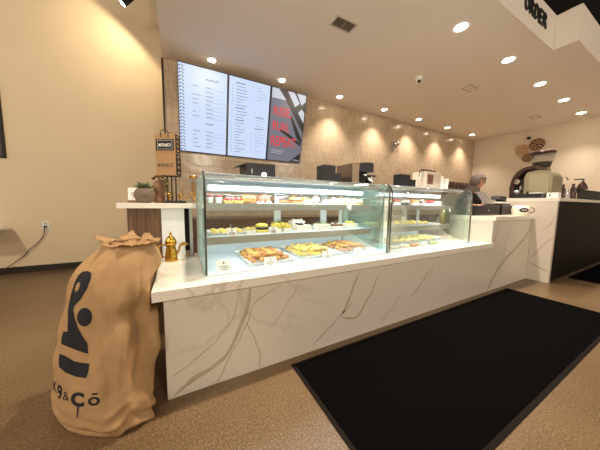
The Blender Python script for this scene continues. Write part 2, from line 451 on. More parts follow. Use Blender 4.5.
# spotlight in front of the cream wall
sp = thing('track_spotlight', 'black cylinder spotlight shining on the cream left wall', 'spotlight', (-.65, 4.72, 4.25))
ax = Vector((-.65, .11, -.75)).normalized()
MB().cyl(-ax*.0, -ax*.2, .055, .055, 24).build('lamp_can', M_matte, sp)
MB().cyl(ax*.001, -ax*.004, .047, .047, 24).build('lens', M_lens, sp)
MB().cyl(-ax*.1, Vector(-ax*.1)+Vector((.04, 0, 1.42)), .012, .012, 10).build('stem', M_matte, sp)
spot('spotlight_lamp', ax*.02, ax, 28, math.radians(175), .25, sp, (1, .80, .54), .03)
# unseen hanging globes added left of and behind the camera as fill light
for x, y, en in ((-3.2, 1.0, 215), (-3.2, -2.2, 170), (1.2, -3.2, 185), (5.4, -3.2, 120)):
    p = thing('fill_globe_lamp', 'white hanging globe added unseen as fill light, out of the frame', 'fill lamp', (x, y, 3.4), 0, 'added fill globes')
    MB().ball((0, 0, 0), .16, seg=20).build('globe', mat('opal_globe', (1, .9, .75, 1), .5, emit=(1, .84, .62, 1), estr=9), p)
    MB().cyl((0, 0, .15), (0, 0, 2.2), .008, .008, 8).build('stem', M_matte, p)
    l = bpy.data.lights.new('fill_globe_light', 'POINT'); l.energy = en; l.color = (1, .87, .71); l.shadow_soft_size = .17
    o = bpy.data.objects.new('fill_globe_light', l); COL.objects.link(o); o.parent = p; o.location = (0, 0, -.2)

w = bpy.data.worlds.new('world'); S.world = w; w.use_nodes = True
w.node_tree.nodes['Background'].inputs['Color'].default_value = (1, .88, .74, 1)
w.node_tree.nodes['Background'].inputs['Strength'].default_value = .35

# ------------------------------------------------------------------ ceiling fittings
def vent(x0, x1, y0, y1, label, half=True):
    t = thing('air_vent', label, 'vent', ((x0+x1)/2, (y0+y1)/2, CZ), 0, 'ceiling air vents')
    a, b = (x1-x0)/2, (y1-y0)/2
    m = MB(); e = .022
    m.box(-a, a, -b, -b+e, -.01, 0, .002).box(-a, a, b-e, b, -.01, 0, .002).box(-a, -a+e, -b+e, b-e, -.01, 0, .002).box(a-e, a, -b+e, b-e, -.01, 0, .002)
    m.box(-.006, .006, -b+e, b-e, -.008, 0)
    m.build('frame', M_fascia, t)
    MB().box(-a+e, -.006, -b+e, b-e, -.003, -.001).build('duct_opening', M_dark if half else M_fascia, t)
    s = MB(); k = 9
    for i in range(k):
        y = -b+e+(2*b-2*e)*(i+.5)/k
        s.box(-a+e, a-e, y-.004, y+.004, -.008, -.002)
    s.build('louvre', mat('louvre_grey', srgb(120, 108, 96), .6) if half else M_ceil, t)
vent(1.75, 2.07, 2.39, 2.57, 'square ceiling vent with dark louvre nearest the menu screens')
vent(4.88, 5.16, 2.47, 2.64, 'painted ceiling vent past the dome camera', False)
vent(7.85, 8.15, 2.43, 2.60, 'small painted ceiling vent near the right wall', False)
t = thing('dome_camera', 'white security camera with a black eye on the ceiling', 'security camera', (3.825, 2.782, CZ))
MB().lathe([(.0, -.03), (.045, -.03), (.06, -.01), (.06, 0), (0, 0)]).build('mount', M_white, t)
MB().ball((0, 0, -.06), .045).build('camera_ball', M_white, t)
MB().lathe([(0, .0), (.026, 0), (.026, .02), (0, .02)], (-.022, -.022, -.085), axis=(-.6, -.6, -.5)).build('lens', M_black, t)

# ORDER lettering on the bulkhead face
t = thing('order_sign', 'black raised ORDER lettering on the bulkhead face', 'sign', (3.80, 1.4, 3.59))
xx = 0
for ch in 'ORDER':
    text_bm(ch, .112, .165, .02, -.004).build('letter', M_black, t, loc=(xx, 0, 0)); xx += .142

# ------------------------------------------------------------------ counters
def smooth(pts, k=5):
    P = [Vector(p) for p in pts]; o = []
    for i in range(len(P)-1):
        p0, p1, p2, p3 = P[max(i-1, 0)], P[i], P[i+1], P[min(i+2, len(P)-1)]
        for j in range(k):
            s = j/k
            o.append(.5*((2*p1)+(p2-p0)*s+(2*p0-5*p1+4*p2-p3)*s*s+(3*p1-p0-3*p2+p3)*s**3))
    o.append(P[-1]); return o
def ribbon(mb, pts, wd, y, mi, off=.0004, plane='y', hi_panel=0):
    """a vein let into a panel: a thin ribbon along pts (x,z) on plane y"""
    P = [Vector((p.x, p.y)) for p in smooth([(q[0], q[1], 0) for q in pts], 8)]
    Q = []
    for a, b in zip(P, P[1:]):
        n = max(2, int((b-a).length/.02))
        Q += [a.lerp(b, k/n) for k in range(n)]
    Q.append(P[-1]); n = len(Q); L = []; R = []
    for i, p in enumerate(Q):
        d = (Q[min(i+1, n-1)]-Q[max(i-1, 0)]).normalized(); nn = Vector((-d.y, d.x))
        j = noise.noise(Vector((p.x*9, p.y*9, 3.1)))*.014
        p = p + nn*j
        e = min(1, 6*i/n+.15, 6*(n-1-i)/n+.15)
        ww = wd*e*(.7+.6*abs(noise.noise(Vector((p.x*7, p.y*7, 9)))))
        a, b = p+nn*ww, p-nn*ww
        f = (lambda q: (q.x, y-off, q.y)) if plane == 'y' else (lambda q: (y-off, q.x, q.y))
        if plane == 'y':
            lo, hi, zt = (-.086, 3.79, .628) if hi_panel == 0 else (3.80, 5.07, .985)
            a, b = [Vector((min(max(q.x, lo), hi), min(max(q.y, .004), zt))) for q in (a, b)]
        L.append(mb.b.verts.new(f(a))); R.append(mb.b.verts.new(f(b)))
    for i in range(n-1):
        mb.b.faces.new((L[i], L[i+1], R[i+1], R[i])).material_index = mi
VE = {
 'low': [ ([(0.427, 0.629), (0.405, 0.491), (0.321, 0.297), (0.227, 0.154), (0.033, 0.078), (-0.058, 0.007)], 0.017, 1),
  ([(0.667, 0.613), (0.462, 0.508), (0.39, 0.35), (0.253, 0.117), (0.186, -0.016)], 0.005, 1),
  ([(0.352, 0.614), (0.297, 0.416), (0.193, 0.305), (-0.02, 0.158), (-0.064, 0.134)], 0.005, 2),
  ([(0.397, 0.378), (0.475, 0.164), (0.489, -0.017)], 0.005, 2),
  ([(1.335, 0.335), (1.185, 0.222), (0.928, 0.044)], 0.007, 2),
  ([(1.414, 0.614), (1.218, 0.214)], 0.012, 1),
  ([(1.218, 0.214), (1.435, 0.211), (1.666, 0.563)], 0.011, 1),
  ([(2.01, 0.317), (1.818, 0.136), (1.698, 0.061)], 0.006, 2),
  ([(2.439, 0.505), (2.298, 0.345), (2.143, 0.229)], 0.01, 1),
  ([(2.542, 0.561), (2.355, 0.291)], 0.005, 2),
  ([(0.023, 0.67), (-0.048, 0.591)], 0.004, 2),
  ([(0.809, 0.606), (0.726, 0.471), (0.55, 0.279)], 0.004, 2) ],
 'high': [ ([(5.152, 1.039), (4.92, 0.722), (4.199, 0.376), (3.911, 0.147), (3.767, -0.004)], 0.03, 1),
  ([(3.989, 0.944), (3.676, 0.351)], 0.014, 2),
  ([(4.453, 1.005), (4.241, 0.775), (4.199, 0.376)], 0.006, 2) ],
 'slab': [ ([(1.478, 0.283), (1.366, 0.227), (1.239, 0.18)], 0.012, 1),
  ([(1.46, 0.354), (1.319, 0.626), (1.229, 0.718)], 0.008, 2),
  ([(1.237, 1.07), (1.288, 0.913), (1.358, 0.827)], 0.006, 2) ]}

ct = thing('service_counter', 'low white marble-look counter under the pastry cases with wide quartz top', 'counter', (0, 0, 0))
p = MB().box(-.09, 3.79, 1.50, 1.53, 0, .632)
for pts, wd, mi in VE['low']: ribbon(p, pts, wd, 1.50, mi)
p.build('front_panel', [M_quartz, M_vein, M_vein2], ct)
MB().box(-.09, -.06, 1.531, 2.32, 0, .632).build('end_panel', M_quartz, ct)
MB().prism([(-.145, 1.472), (3.79, 1.472), (3.79, 2.46), (.13, 2.46), (.13, 2.328), (-.145, 2.328)], 'z', .632, .692).build('counter_top', M_qtop, ct)
rc = thing('register_counter', 'raised white marble-look counter section under the cash drawer', 'counter', (0, 0, 0))
p = MB().box(3.792, 5.078, 1.50, 1.53, 0, .99)
for pts, wd, mi in VE['high']: ribbon(p, pts, wd, 1.50, mi, hi_panel=1)
p.build('front_panel', [M_quartz, M_vein, M_vein2], rc)
MB().box(3.792, 3.82, 1.531, 2.06, 0, .99).build('end_panel', M_quartz, rc)
MB().box(3.792, 5.078, 1.472, 2.06, .99, 1.05, .004).build('counter_top', M_qtop, rc)
bar = thing('coffee_bar', 'tall coffee bar with dark wood front and white stone end slab', 'counter', (0, 0, 0))
p = MB().box(5.08, 5.15, 1.235, 2.0, 0, 1.28, .002)
for pts, wd, mi in VE['slab']: ribbon(p, pts, wd, 5.08, mi, plane='x')
p.build('end_panel', [M_quartz, M_vein, M_vein2], bar)
p = MB().box(5.151, XR-.01, 1.262, 1.3, 0, 1.28)
for k in range(80):
    x = 5.155+k*.0507
    p.box(x, x+.042, 1.250, 1.264, .002, 1.278, .003)
p.build('front_panel', M_espresso, bar)
MB().box(5.08, XR-.005, 1.215, 2.02, 1.28, 1.33, .003).build('counter_top', M_qtop, bar)

dc = thing('display_counter', 'tall narrow counter with walnut and white panels left of the pastry case', 'counter', (0, 0, 0))
p = MB()
for k in range(14):
    x = -.368+k*.0169
    p.box(x, x+.0145, 2.330, 2.345, 0, 1.14, .002)
p.box(-.37, -.13, 2.34, 2.80, 0, 1.14)
p.build('wood_panel', M_walnut, dc)
MB().box(-.128, .052, 2.330, 2.80, 0, 1.14, .002).build('white_panel', M_white, dc)
MB().box(.052, .098, 2.60, 2.8, .70, 1.14).build('niche_back', M_black, dc)
MB().box(.098, .125, 2.470, 2.80, 0, 1.14).build('side_panel', M_white, dc)
MB().prism([(-.43, 2.305), (.149, 2.305), (.149, 2.412), (.36, 2.412), (.36, 2.85), (-.43, 2.85)], 'z', 1.14, 1.185).build('counter_top', M_qtop, dc)

bc = thing('back_counter', 'brown back counter along the tiled wall behind the cases', 'counter', (0, 0, 0))
MB().box(.2, 9.0, 3.85, 4.395, .08, .90).build('cabinet_body', M_cab, bc)
MB().box(.2, 9.0, 3.90, 4.39, 0, .079).build('plinth', M_matte, bc)
MB().box(.15, 9.05, 3.82, 4.395, .90, .94, .003).build('counter_top', M_cab, bc)
for k in range(14):
    x = .22+k*.625
    d = MB().box(x, x+.61, 3.832, 3.849, .1, .88, .002).build('door', M_cab, bc)
    MB().cyl((x+.54, 3.81, .72), (x+.54, 3.81, .84), .005).cyl((x+.54, 3.81, .73), (x+.54, 3.833, .73), .004).cyl((x+.54, 3.81, .83), (x+.54, 3.833, .83), .004).build('handle', M_steel, d)

# mats
def floor_mat(x0, x1, y0, y1, label):
    t = thing('floor_mat', label, 'mat', ((x0+x1)/2, (y0+y1)/2, 0), 0, 'black entrance mats')
    a, b = (x1-x0)/2, (y1-y0)/2; e = .028
    m = MB().box(-a, a, -b, -b+e, 0, .006, .002).box(-a, a, b-e, b, 0, .006, .002).box(-a, -a+e, -b+e, b-e, 0, .006, .002).box(a-e, a, -b+e, b-e, 0, .006, .002)
    m.build('rubber_border', M_rubber, t)
    MB().box(-a+e, a-e, -b+e, b-e, 0, .010, .002).build('pile', M_carpet, t)
floor_mat(.705, 4.20, .44, 1.43, 'long black carpet mat in front of the marble counter')
floor_mat(5.78, 9.1, .25, 1.19, 'black carpet mat in front of the dark wood bar')

# ------------------------------------------------------------------ pastry cases
def pastry_case(x0, x1, label, posts, edge_l, edge_r):
    t = thing('pastry_case', label, 'display case', (0, 0, 0), 0, 'glass pastry cases on the counter')
    z0, zt, yf, yb, r = .692, 1.405, 1.63, 2.40, .10
    prof = [(yf, z0+.012), (yf, zt-r)]
    prof += [(yf+r-r*math.cos(a), zt-r+r*math.sin(a)) for a in [PI/2*k/8 for k in range(1, 9)]]
    MB().box(x0, x1, yf-.002, yb, z0, z0+.012, .002).build('base', M_deck, t)
    MB().strip(prof, 'x', x0+.012, x1-.015, -.005).build('front_glass', M_glass, t)
    side = [(yf+.006, z0+.013)] + [(y+.006, z-.006) for y, z in prof[1:]] + [(yb-.02, zt-.006), (yb-.02, z0+.013)]
    for xa, e in ((x0, edge_l), (x1-.007, edge_r)):
        g = MB().prism(side, 'x', xa, xa+.007).build('side_glass', M_gside if x0 < 1 else M_gclear, t)
        MB().strip([(y-.001, z) for y, z in prof], 'x', xa-(.003 if xa < x1-.1 else .014), xa+.010, .009).build('edge_trim', e, t)
    MB().box(x0+.008, x1-.008, 1.734, yb, zt-.014, zt, .003).build('top_panel', M_deck, t)
    MB().box(x0+.016, x1-.02, 1.742, 1.768, zt-.038, zt-.0145, .003).build('top_rail', M_white, t)
    lb = MB().box(x0+.05, x1-.16 if x1 < 2 else x1-.35, 1.84, 1.90, 1.302, 1.325, .004).build('light_bar', M_white, t)
    xe = x1-.17 if x1 < 2 else x1-.36
    MB().box(x0+.06, xe, 1.842, 1.90, 1.293, 1.3015).build('led_strip', M_led, lb)
    MB().box(x0+.05, xe, 1.838, 1.8395, 1.293, 1.322).box(x0+.06, xe, 1.845, 1.895, 1.3255, 1.328).build('led_diffuser', M_led, lb)  # the upper glowing strip is added, unseen, to brighten the top panel
    bp = MB().box(x0+.01, x1-.01, yb-.03, yb-.012, z0+.013, .885)
    bp.build('back_panel', M_deck, t)
    MB().box(x0+.01, x1-.01, yb-.03, yb-.012, 1.30, zt-.015).build('back_header', M_deck, t)
    for a, b in posts: MB().box(a, b, yb-.034, yb-.008, .885, 1.30, .002).build('back_post', M_white, t)
    MB().box(x0+.03, (x0+x1)/2+.02, yb-.026, yb-.020, .887, 1.298).build('sliding_door', M_glass, t)
    MB().box((x0+x1)/2-.02, x1-.03, yb-.018, yb-.012, .887, 1.298).build('sliding_door', M_glass, t)
    for zs, h in ((1.190, .055), (.930, .058)):
        sh = MB().box(x0+.012, x1-.012, 1.85, yb-.036, zs-.008, zs).build('shelf', M_clear if False else M_deck, t)
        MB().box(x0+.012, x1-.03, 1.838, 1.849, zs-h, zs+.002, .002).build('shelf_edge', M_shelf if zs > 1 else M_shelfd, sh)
        MB().box(x0+.05, x1-.06, 1.853, 1.868, zs-.022, zs-.009).build('shelf_light', M_led, sh)
        area('shelf_lamp', ((x0+x1)/2, 1.885, zs-.03), (0, .25, -1), 2.0, x1-x0-.15, .02, t)
    area('case_lamp', ((x0+x1)/2-.05, 1.87, 1.285), (0, .25, -1), 3.4, x1-x0-.3, .03, t)
    return t
pastry_case(.155, 1.90, 'left curved-glass pastry case, next to the brass coffee pot', [(.165, .215), (.945, 1.02), (1.56, 1.64), (1.85, 1.89)], M_gedge, M_trim)
pastry_case(1.922, 3.47, 'right curved-glass pastry case, next to the raised register counter', [(1.93, 1.99), (2.60, 2.70), (3.08, 3.16), (3.42, 3.46)], M_gedge, M_trim)

# ------------------------------------------------------------------ food
def tilt_noise(mb, amt, sc=30):
    for v in mb.b.verts:
        v.co += Vector((noise.noise(v.co*sc), noise.noise(v.co*sc+Vector((5, 0, 0))), noise.noise(v.co*sc+Vector((0, 9, 0)))))*amt
    return mb
ZT, ZM, ZB = 1.1905, .9305, .7045
def clam(t, w, d, h):
    m = MB()
    m.prism([(-w/2, 0), (w/2, 0), (w/2*.92, h), (-w/2*.92, h)], 'y', -d/2, d/2)
    return m.build('clear_lid', M_clear, t)
def cake_slice(name, label, cat, loc, layers, w=.1, d=.11, topping=None, lid=.1, group=None, rz=0):
    t = thing(name, label, cat, loc, rz, group)
    MB().box(-w/2-.006, w/2+.006, -d/2-.006, d/2+.006, 0, .004, .001).build('base_card', M_paper, t)
    z = .0045
    for m, h in layers:
        MB().box(-w/2, w/2, -d/2, d/2, z, z+h, .004).build('layer', m, t); z += h+.0005
    if topping:
        m, n, r = topping; q = MB()
        for k in range(n):
            q.ball((random.uniform(-w/2+r, w/2-r), random.uniform(-d/2+r, d/2-r), z+r*.5), r, (1, 1, .8), 8)
        q.build('topping', m, t)
    if lid: clam(t, w+.02, d+.02, lid)
    return t
def cup(label, loc, m1, m2, group=None):
    t = thing('dessert_cup', label, 'dessert', loc, 0, group)
    MB().lathe([(0, .004), (.02, .004), (.026, .048), (0, .048)]).build('filling', m1, t)
    MB().lathe([(0, .0485), (.027, .0485), (.024, .062), (.01, .068), (0, .068)]).build('topping', m2, t)
    MB().lathe([(.0, 0), (.0225, 0), (.031, .07), (.033, .07), (.033, .072), (.03, .072), (.0215, .002), (0, .002)]).build('clear_cup', M_clear, t)
    return t
# --- left case, top shelf (left to right)
cup('clear dessert cup with dark red top, far left of the upper shelf', (.225, 1.93, ZT), M_cream, M_berry, 'berry dessert cups')
cup('clear dessert cup with dark red top, beside the strawberry pastries', (.295, 1.93, ZT), M_cream, M_berry, 'berry dessert cups')
def tart(label, loc, m, mt, group=None, sc=1):
    t = thing('fruit_tart', label, 'pastry', loc, 0, group)
    MB().lathe([(0, 0), (.034*sc, 0), (.044*sc, .024*sc), (.04*sc, .024*sc), (0, .02*sc)]).build('crust', M_pastry, t)
    q = MB()
    for k in range(8):
        a = k*2.4; r = .028*sc*math.sqrt((k+.3)/8)
        q.ball((r*math.cos(a), r*math.sin(a), .032*sc), .013*sc, (1, 1, 1.1), 8)
    q.build('fruit', m, t)
    MB().ball((0, 0, .045*sc), .012*sc, (1, 1, .6), 10).build('glaze', mt, t)
    return t
tart('red strawberry tart on the upper left shelf, left of the pair', (.37, 1.93, ZT), M_berry, M_pink, 'strawberry tarts')
tart('red strawberry tart on the upper left shelf, beside the striped roll', (.45, 1.93, ZT), M_berry, M_pink, 'strawberry tarts')
tart('pink topped tart behind the strawberry tarts', (.41, 2.06, ZT), M_pink, M_berry, 'pink tarts', 1.25)
tart('pink topped tart behind the striped caramel roll', (.55, 2.09, ZT), M_pink, M_choc, 'pink tarts', 1.25)
# striped caramel roll
t = thing('striped_roll', 'caramel pastry roll with dark stripes on the upper left shelf', 'pastry', (.54, 1.94, ZT))
m = MB()
for k in range(6):
    m.ball((-.045+.018*k, .0,   .041+.004*math.sin(k)), .034, (.42, 1.2, 1.0), 12)
m.build('roll', M_caramel, t)
m = MB()
for k in range(5):
    m.tube([(-.036+.018*k, -.04*math.cos(a), .036+.037*math.sin(a)) for a in [PI*j/8 for j in range(9)]], .004, 6)
m.build('stripe', M_choc, t)
t = thing('mousse_dome', 'tall brown chocolate dome cake on the upper left shelf', 'cake', (.675, 1.95, ZT))
MB().lathe([(0, 0), (.066, 0), (.068, .006), (0, .006)]).build('base_card', M_cream, t)
MB().lathe([(0, .0065), (.06, .0065), (.062, .03), (.054, .058), (.035, .08), (.012, .088), (0, .088)]).build('dome', M_mocha, t)
m = MB()
for k in range(9): m.ball((.062*math.cos(k*.7), .062*math.sin(k*.7), .013), .011, seg=8)
m.build('cream_bead', M_cream, t)
cake_slice('cake_slice', 'dark chocolate square behind the brown dome cake', 'cake', (.77, 2.06, ZT), [(M_choc, .03), (M_mocha, .03)], .08, .08, None, 0)
t = thing('eclair', 'dark chocolate eclair on a white card in the upper left shelf', 'pastry', (.865, 1.93, ZT))
MB().box(-.065, .065, -.035, .035, 0, .004, .001).build('base_card', M_paper, t)
MB().ball((0, 0, .024), .06, (1, .42, .32), 16).build('choux', M_bake, t)
MB().ball((0, 0, .036), .056, (1, .4, .3), 16).build('icing', M_choc, t)
cake_slice('cake_slice', 'white cream cake behind the chocolate eclair', 'cake', (.86, 2.08, ZT), [(M_cream, .07)], .1, .1, (M_choc, 4, .01), .1)
cake_slice('cake_slice', 'golden layered cake slice with a brown middle, right of the eclair', 'cake', (.985, 1.94, ZT), [(M_caramel, .02), (M_mocha, .016), (M_pastry2, .022)], .1, .09, (M_bake, 5, .01), .085)
cake_slice('cake_slice', 'brown crumb cake slice behind the golden layered one', 'cake', (1.06, 2.09, ZT), [(M_mocha, .05), (M_choc, .02)], .12, .1, (M_bake, 5, .01), .1)
cake_slice('cake_slice', 'pale yellow cream slice on the upper left shelf beside the golden layered cake', 'cake', (1.10, 1.94, ZT), [(M_cream, .025), (M_pastry2, .02)], .085, .09, (M_caramel, 4, .009), .08)
t = thing('pink_pastry', 'pink domed pastry in a clear box on the upper left shelf', 'pastry', (1.22, 1.96, ZT))
MB().ball((0, 0, .045), .05, (1, .9, .75), 16).build('dome', M_pink, t)
MB().box(-.066, .066, -.06, .06, 0, .006, .001).build('base_card', M_paper, t)
clam(t, .14, .13, .09)
cake_slice('cake_slice', 'low cream slice between pink dome and the white blocks', 'cake', (1.325, 1.93, ZT), [(M_cream, .03)], .07, .08, (M_pink, 3, .01), 0)
wl = ['nearest the pink dome', 'second from its left end', 'at its middle', 'second from its right end', 'at its right end']
for k in range(5):
    cake_slice('cream_cake', 'white cream cake block with nuts %s of the row of five' % wl[k], 'cake', (1.425+k*.084, 1.935, ZT),
               [(M_pastry2, .018), (M_cream, .034)], .066, .085, ((M_cream, M_caramel, M_cream, M_green, M_mocha)[k], 3, .01), 0, 'row of white cream cakes')
# --- left case, middle shelf
def tray(label, loc, w, d, h=.022, group=None, rz=0):
    t = thing('serving_tray', label, 'tray', loc, rz, group)
    q = MB(); e = .006
    q.box(-w/2+.02, w/2-.02, -d/2+.02, d/2-.02, 0, .005, .001)
    for A, B in (((-w/2, -d/2), (w/2, -d/2)), ((w/2, -d/2), (w/2, d/2)), ((w/2, d/2), (-w/2, d/2)), ((-w/2, d/2), (-w/2, -d/2))):
        f = .9 if w > .3 else .84
        ia = (A[0]*f, A[1]*f); ib = (B[0]*f, B[1]*f)
        for zz in (0, -.003):
            vs = [q.b.verts.new((ia[0], ia[1], .004+zz*.5)), q.b.verts.new((ib[0], ib[1], .004+zz*.5)), q.b.verts.new((B[0], B[1], h+zz)), q.b.verts.new((A[0], A[1], h+zz))]
            q.b.faces.new(vs)
    q.build('tray_dish', M_white, t)
    return t
tray('white tray of small yellow sweets on the middle shelf, left end', (.37, 2.06, ZM), .30, .30, .02)
k = 0
pr = None
for r in range(3):
    for c in range(4):
        loc = (.27+c*.066, 1.98+r*.07, ZM+.0065)
        if pr is None:
            pr = thing('yellow_sweet', 'small yellow sweet on the white tray at the left of the middle shelf', 'sweet', loc, 0, 'yellow sweets on the tray')
            MB().box(-.02, .02, -.02, .02, 0, .022, .006).build('sponge', M_pastry2, pr)
            MB().box(-.017, .017, -.017, .017, .0225, .032, .004).build('glaze', M_yel, pr)
        else: dup(pr, loc, random.uniform(-.3, .3))
t = thing('layer_cake', 'round yellow cake with a dark brown middle on the middle shelf', 'cake', (.67, 1.99, ZM))
MB().lathe([(0, 0), (.07, 0), (.072, .004), (0, .004)]).build('base_card', M_paper, t)
MB().lathe([(0, .0045), (.06, .0045), (.062, .03), (0, .03)]).build('lower_layer', M_yel, t)
MB().lathe([(0, .0305), (.063, .0305), (.063, .052), (0, .052)]).build('chocolate_layer', M_choc, t)
MB().lathe([(0, .0525), (.058, .0525), (.052, .075), (.02, .084), (0, .084)]).build('top_layer', M_yel, t)
cake_slice('cake_slice', 'cream slice with pale top behind the price card on the middle shelf', 'cake', (.55, 1.96, ZM), [(M_cream, .03), (M_pastry2, .012)], .09, .09, (M_yel, 3, .01), .06)
cake_slice('fruit_cake', 'tall yellow fruit cake slice on the middle shelf, left one', 'cake', (.80, 1.97, ZM), [(M_cream, .03), (M_yel, .03)], .075, .1, (M_yel, 7, .013), .11, 'yellow fruit cakes')
cake_slice('fruit_cake', 'tall yellow fruit cake slice on the middle shelf, next to the chocolate topped cake', 'cake', (.90, 1.97, ZM), [(M_cream, .03), (M_yel, .03)], .075, .1, (M_yel, 7, .013), .11, 'yellow fruit cakes')
cake_slice('fruit_cake', 'yellow cake slice behind the two tall yellow ones', 'cake', (.88, 2.12, ZM), [(M_cream, .04), (M_yel, .03)], .1, .1, (M_green, 5, .012), .11)
cake_slice('cream_cake', 'white cream cake piled with dark chocolate pieces on the middle shelf', 'cake', (1.075, 1.97, ZM), [(M_cream, .04), (M_cream, .014)], .15, .11, (M_choc, 9, .015), 0)
cake_slice('cream_cake', 'white cream cake behind the one with chocolate pieces', 'cake', (1.10, 2.13, ZM), [(M_cream, .05), (M_cream, .03)], .15, .1, (M_cream, 6, .015), 0)
cake_slice('cream_cake', 'white cream slice with a green centre on the middle shelf', 'cake', (1.31, 1.97, ZM), [(M_cream, .03), (M_cream, .024)], .15, .1, (M_green, 4, .012), .09)
cake_slice('cream_cake', 'low cream slice with a brown stripe right of the green-centred slice', 'cake', (1.49, 1.97, ZM), [(M_cream, .028), (M_mocha, .02)], .12, .1, (M_cream, 3, .01), 0)
cake_slice('fruit_cake', 'white cake with yellow fruit and dark dots at the right of the middle shelf', 'cake', (1.68, 1.98, ZM), [(M_cream, .03), (M_cream, .02)], .15, .12, (M_yel, 9, .016), 0)
# --- price cards
def card(label, loc, w=.075, h=.062, group='price cards in the left case'):
    t = thing('price_card', label, 'price card', loc, 0, group)
    MB().box(-w/2, w/2, -.001, .001, 0, h).move(rot=Rx(-.25)).build('card_face', M_paper, t)
    m = MB()
    for i, (a, b) in enumerate(((-.3, .3), (-.35, .35), (-.2, .25))):
        m.box(w*a, w*b, -.0016, -.0011, h*(.42-.14*i), h*(.42-.14*i)+h*.06)
    m.prism([(-.006, h*.62), (.006, h*.62), (.004, h*.86), (-.004, h*.86)], 'y', -.0016, -.0011)
    m.move(rot=Rx(-.25)).build('card_print', M_mocha, t)
    MB().box(-w/2, w/2, 0, .02, 0, .002).build('card_foot', M_clear, t)
card('price card before the yellow sweets on the middle shelf', (.38, 1.858, ZM))
card('price card before the layered cake on the middle shelf', (.735, 1.858, ZM))
card('price card at the lower left corner of the left case', (.28, 1.665, ZB), .10, .085)
card('price card before the leftmost tray of baked pastries', (.635, 1.665, ZB), .1, .07)
card('price card before the middle tray of baked pastries', (1.18, 1.665, ZB), .1, .07)
card('price card before the rightmost tray of baked pastries', (1.55, 1.675, ZB), .1, .07)
card('price card on the middle shelf of the right case', (2.25, 1.858, ZM), group='price cards in the right case')
card('price card at the centre of the right case middle shelf', (2.70, 1.858, ZM), group='price cards in the right case')
# --- bottom trays with pastry piles
def pile(xc, yc, w, d, label, kinds, n, name, group, layers=2):
    pr = []
    cnt = 0
    for L in range(layers):
        cols, rows = (5-L, 5-L)
        for r in range(rows):
            for c in range(cols):
                if cnt >= n: return
                x = xc + (c-(cols-1)/2)*w/5.2 + random.uniform(-.008, .008)
                y = yc + (r-(rows-1)/2)*d/5.2 + random.uniform(-.008, .008)
                loc = (x, y, ZB+.0065+L*.026); rz = random.uniform(0, 6.28); kd = cnt % len(kinds)
                if len(pr) <= kd:
                    o = thing(name, label, 'pastry', loc, rz, group)
                    q = MB().ball((0, 0, .017), .036, (1.25, .72, .46), 14)
                    tilt_noise(q, .006, 40).build('dough', kinds[kd][0], o)
                    q = MB()
                    for j in range(4): q.ball((-.028+.019*j, random.uniform(-.012, .012), .031), .009, (1.1, 1, .6), 8)
                    q.build('topping', kinds[kd][1], o)
                    pr.append(o)
                else: dup(pr[kd], loc, rz)
                cnt += 1
tray('white tray of golden brown pastries, leftmost on the case floor', (.675, 1.96, ZB), .42, .52, .03)
pile(.675, 1.97, .36, .44, 'golden brown baked pastry in the pile on the leftmost floor tray', [(M_pastry, M_bake), (M_pastry, M_pastry2)], 41, 'baked_pastry', 'pastries on the leftmost tray')
tray('white tray of pale yellow pastries, middle one on the case floor', (1.16, 1.98, ZB), .44, .52, .03)
pile(1.16, 1.99, .38, .44, 'pale yellow green baked pastry in the pile on the middle floor tray', [(M_pastry2, M_green), (M_pastry2, M_yel), (M_yel, M_bake)], 41, 'savoury_pastry', 'pastries on the middle tray')
tray('white tray of orange brown pastries, rightmost on the left case floor', (1.63, 1.99, ZB), .42, .50, .03)
pile(1.63, 2.0, .38, .44, 'orange brown baked pastry in the pile on the rightmost floor tray', [(M_caramel, M_bake), (M_pastry, M_yel)], 41, 'cheese_pastry', 'pastries on the rightmost tray')
# --- right case
for i, (x, a, b, tp, lab) in enumerate([
    (2.05, M_pink, M_cream, M_berry, 'pink and white boxed slice at the left end of the right case upper shelf'),
    (2.20, M_mocha, M_cream, M_choc, 'brown topped white slice second from the left on the right case upper shelf'),
    (2.36, M_cream, M_mocha, M_berry, 'white slice with dark berries third from the left on the right case upper shelf'),
    (2.53, M_choc, M_cream, M_pink, 'dark slice with pink beads left of the caramel slice in the right case'),
    (2.71, M_cream, M_caramel, M_caramel, 'cream slice with caramel top at the centre of the right case upper shelf'),
    (2.88, M_pink, M_mocha, M_cream, 'pink slice with cream beads right of the caramel slice in the right case'),
    (3.04, M_cream, M_berry, M_berry, 'red and white slice near the right end of the right case upper shelf'),
    (3.20, M_cream, M_cream, M_mocha, 'white slice with brown beads at the right end of the right case upper shelf')]):
    cake_slice('cake_slice', lab, 'cake', (x, 1.95, ZT), [(a, .026), (b, .026)], .1, .1, (tp, 7, .013), .085, 'slices on the upper shelf of the right case')
tray('long white tray of yellow pastries on the right case middle shelf', (2.55, 2.05, ZM), 1.1, .34, .02)
pr = None
for r in range(3):
    for c in range(9):
        loc = (2.1+c*.112, 1.95+r*.1, ZM+.0065)
        if pr is None:
            pr = thing('yellow_pastry', 'flat yellow pastry on the long tray in the right case', 'pastry', loc, 0, 'yellow pastries on the long tray')
            MB().ball((0, 0, .018), .042, (1.1, .9, .42), 14).build('dough', M_pastry2, pr)
            MB().ball((0, 0, .03), .03, (1, .85, .4), 12).build('topping', M_yel, pr)
        else: dup(pr, loc, random.uniform(-.4, .4))
t = thing('oil_bottle', 'olive green glass bottle at the right end of the middle shelf', 'bottle', (3.32, 1.90, ZM))
MB().lathe([(0, 0), (.033, 0), (.035, .005), (.035, .12), (.03, .145), (.014, .17), (.013, .2), (0, .2)]).build('bottle_body', M_oil, t)
MB().lathe([(0, .2005), (.015, .2005), (.015, .225), (0, .225)]).build('cap', M_black, t)
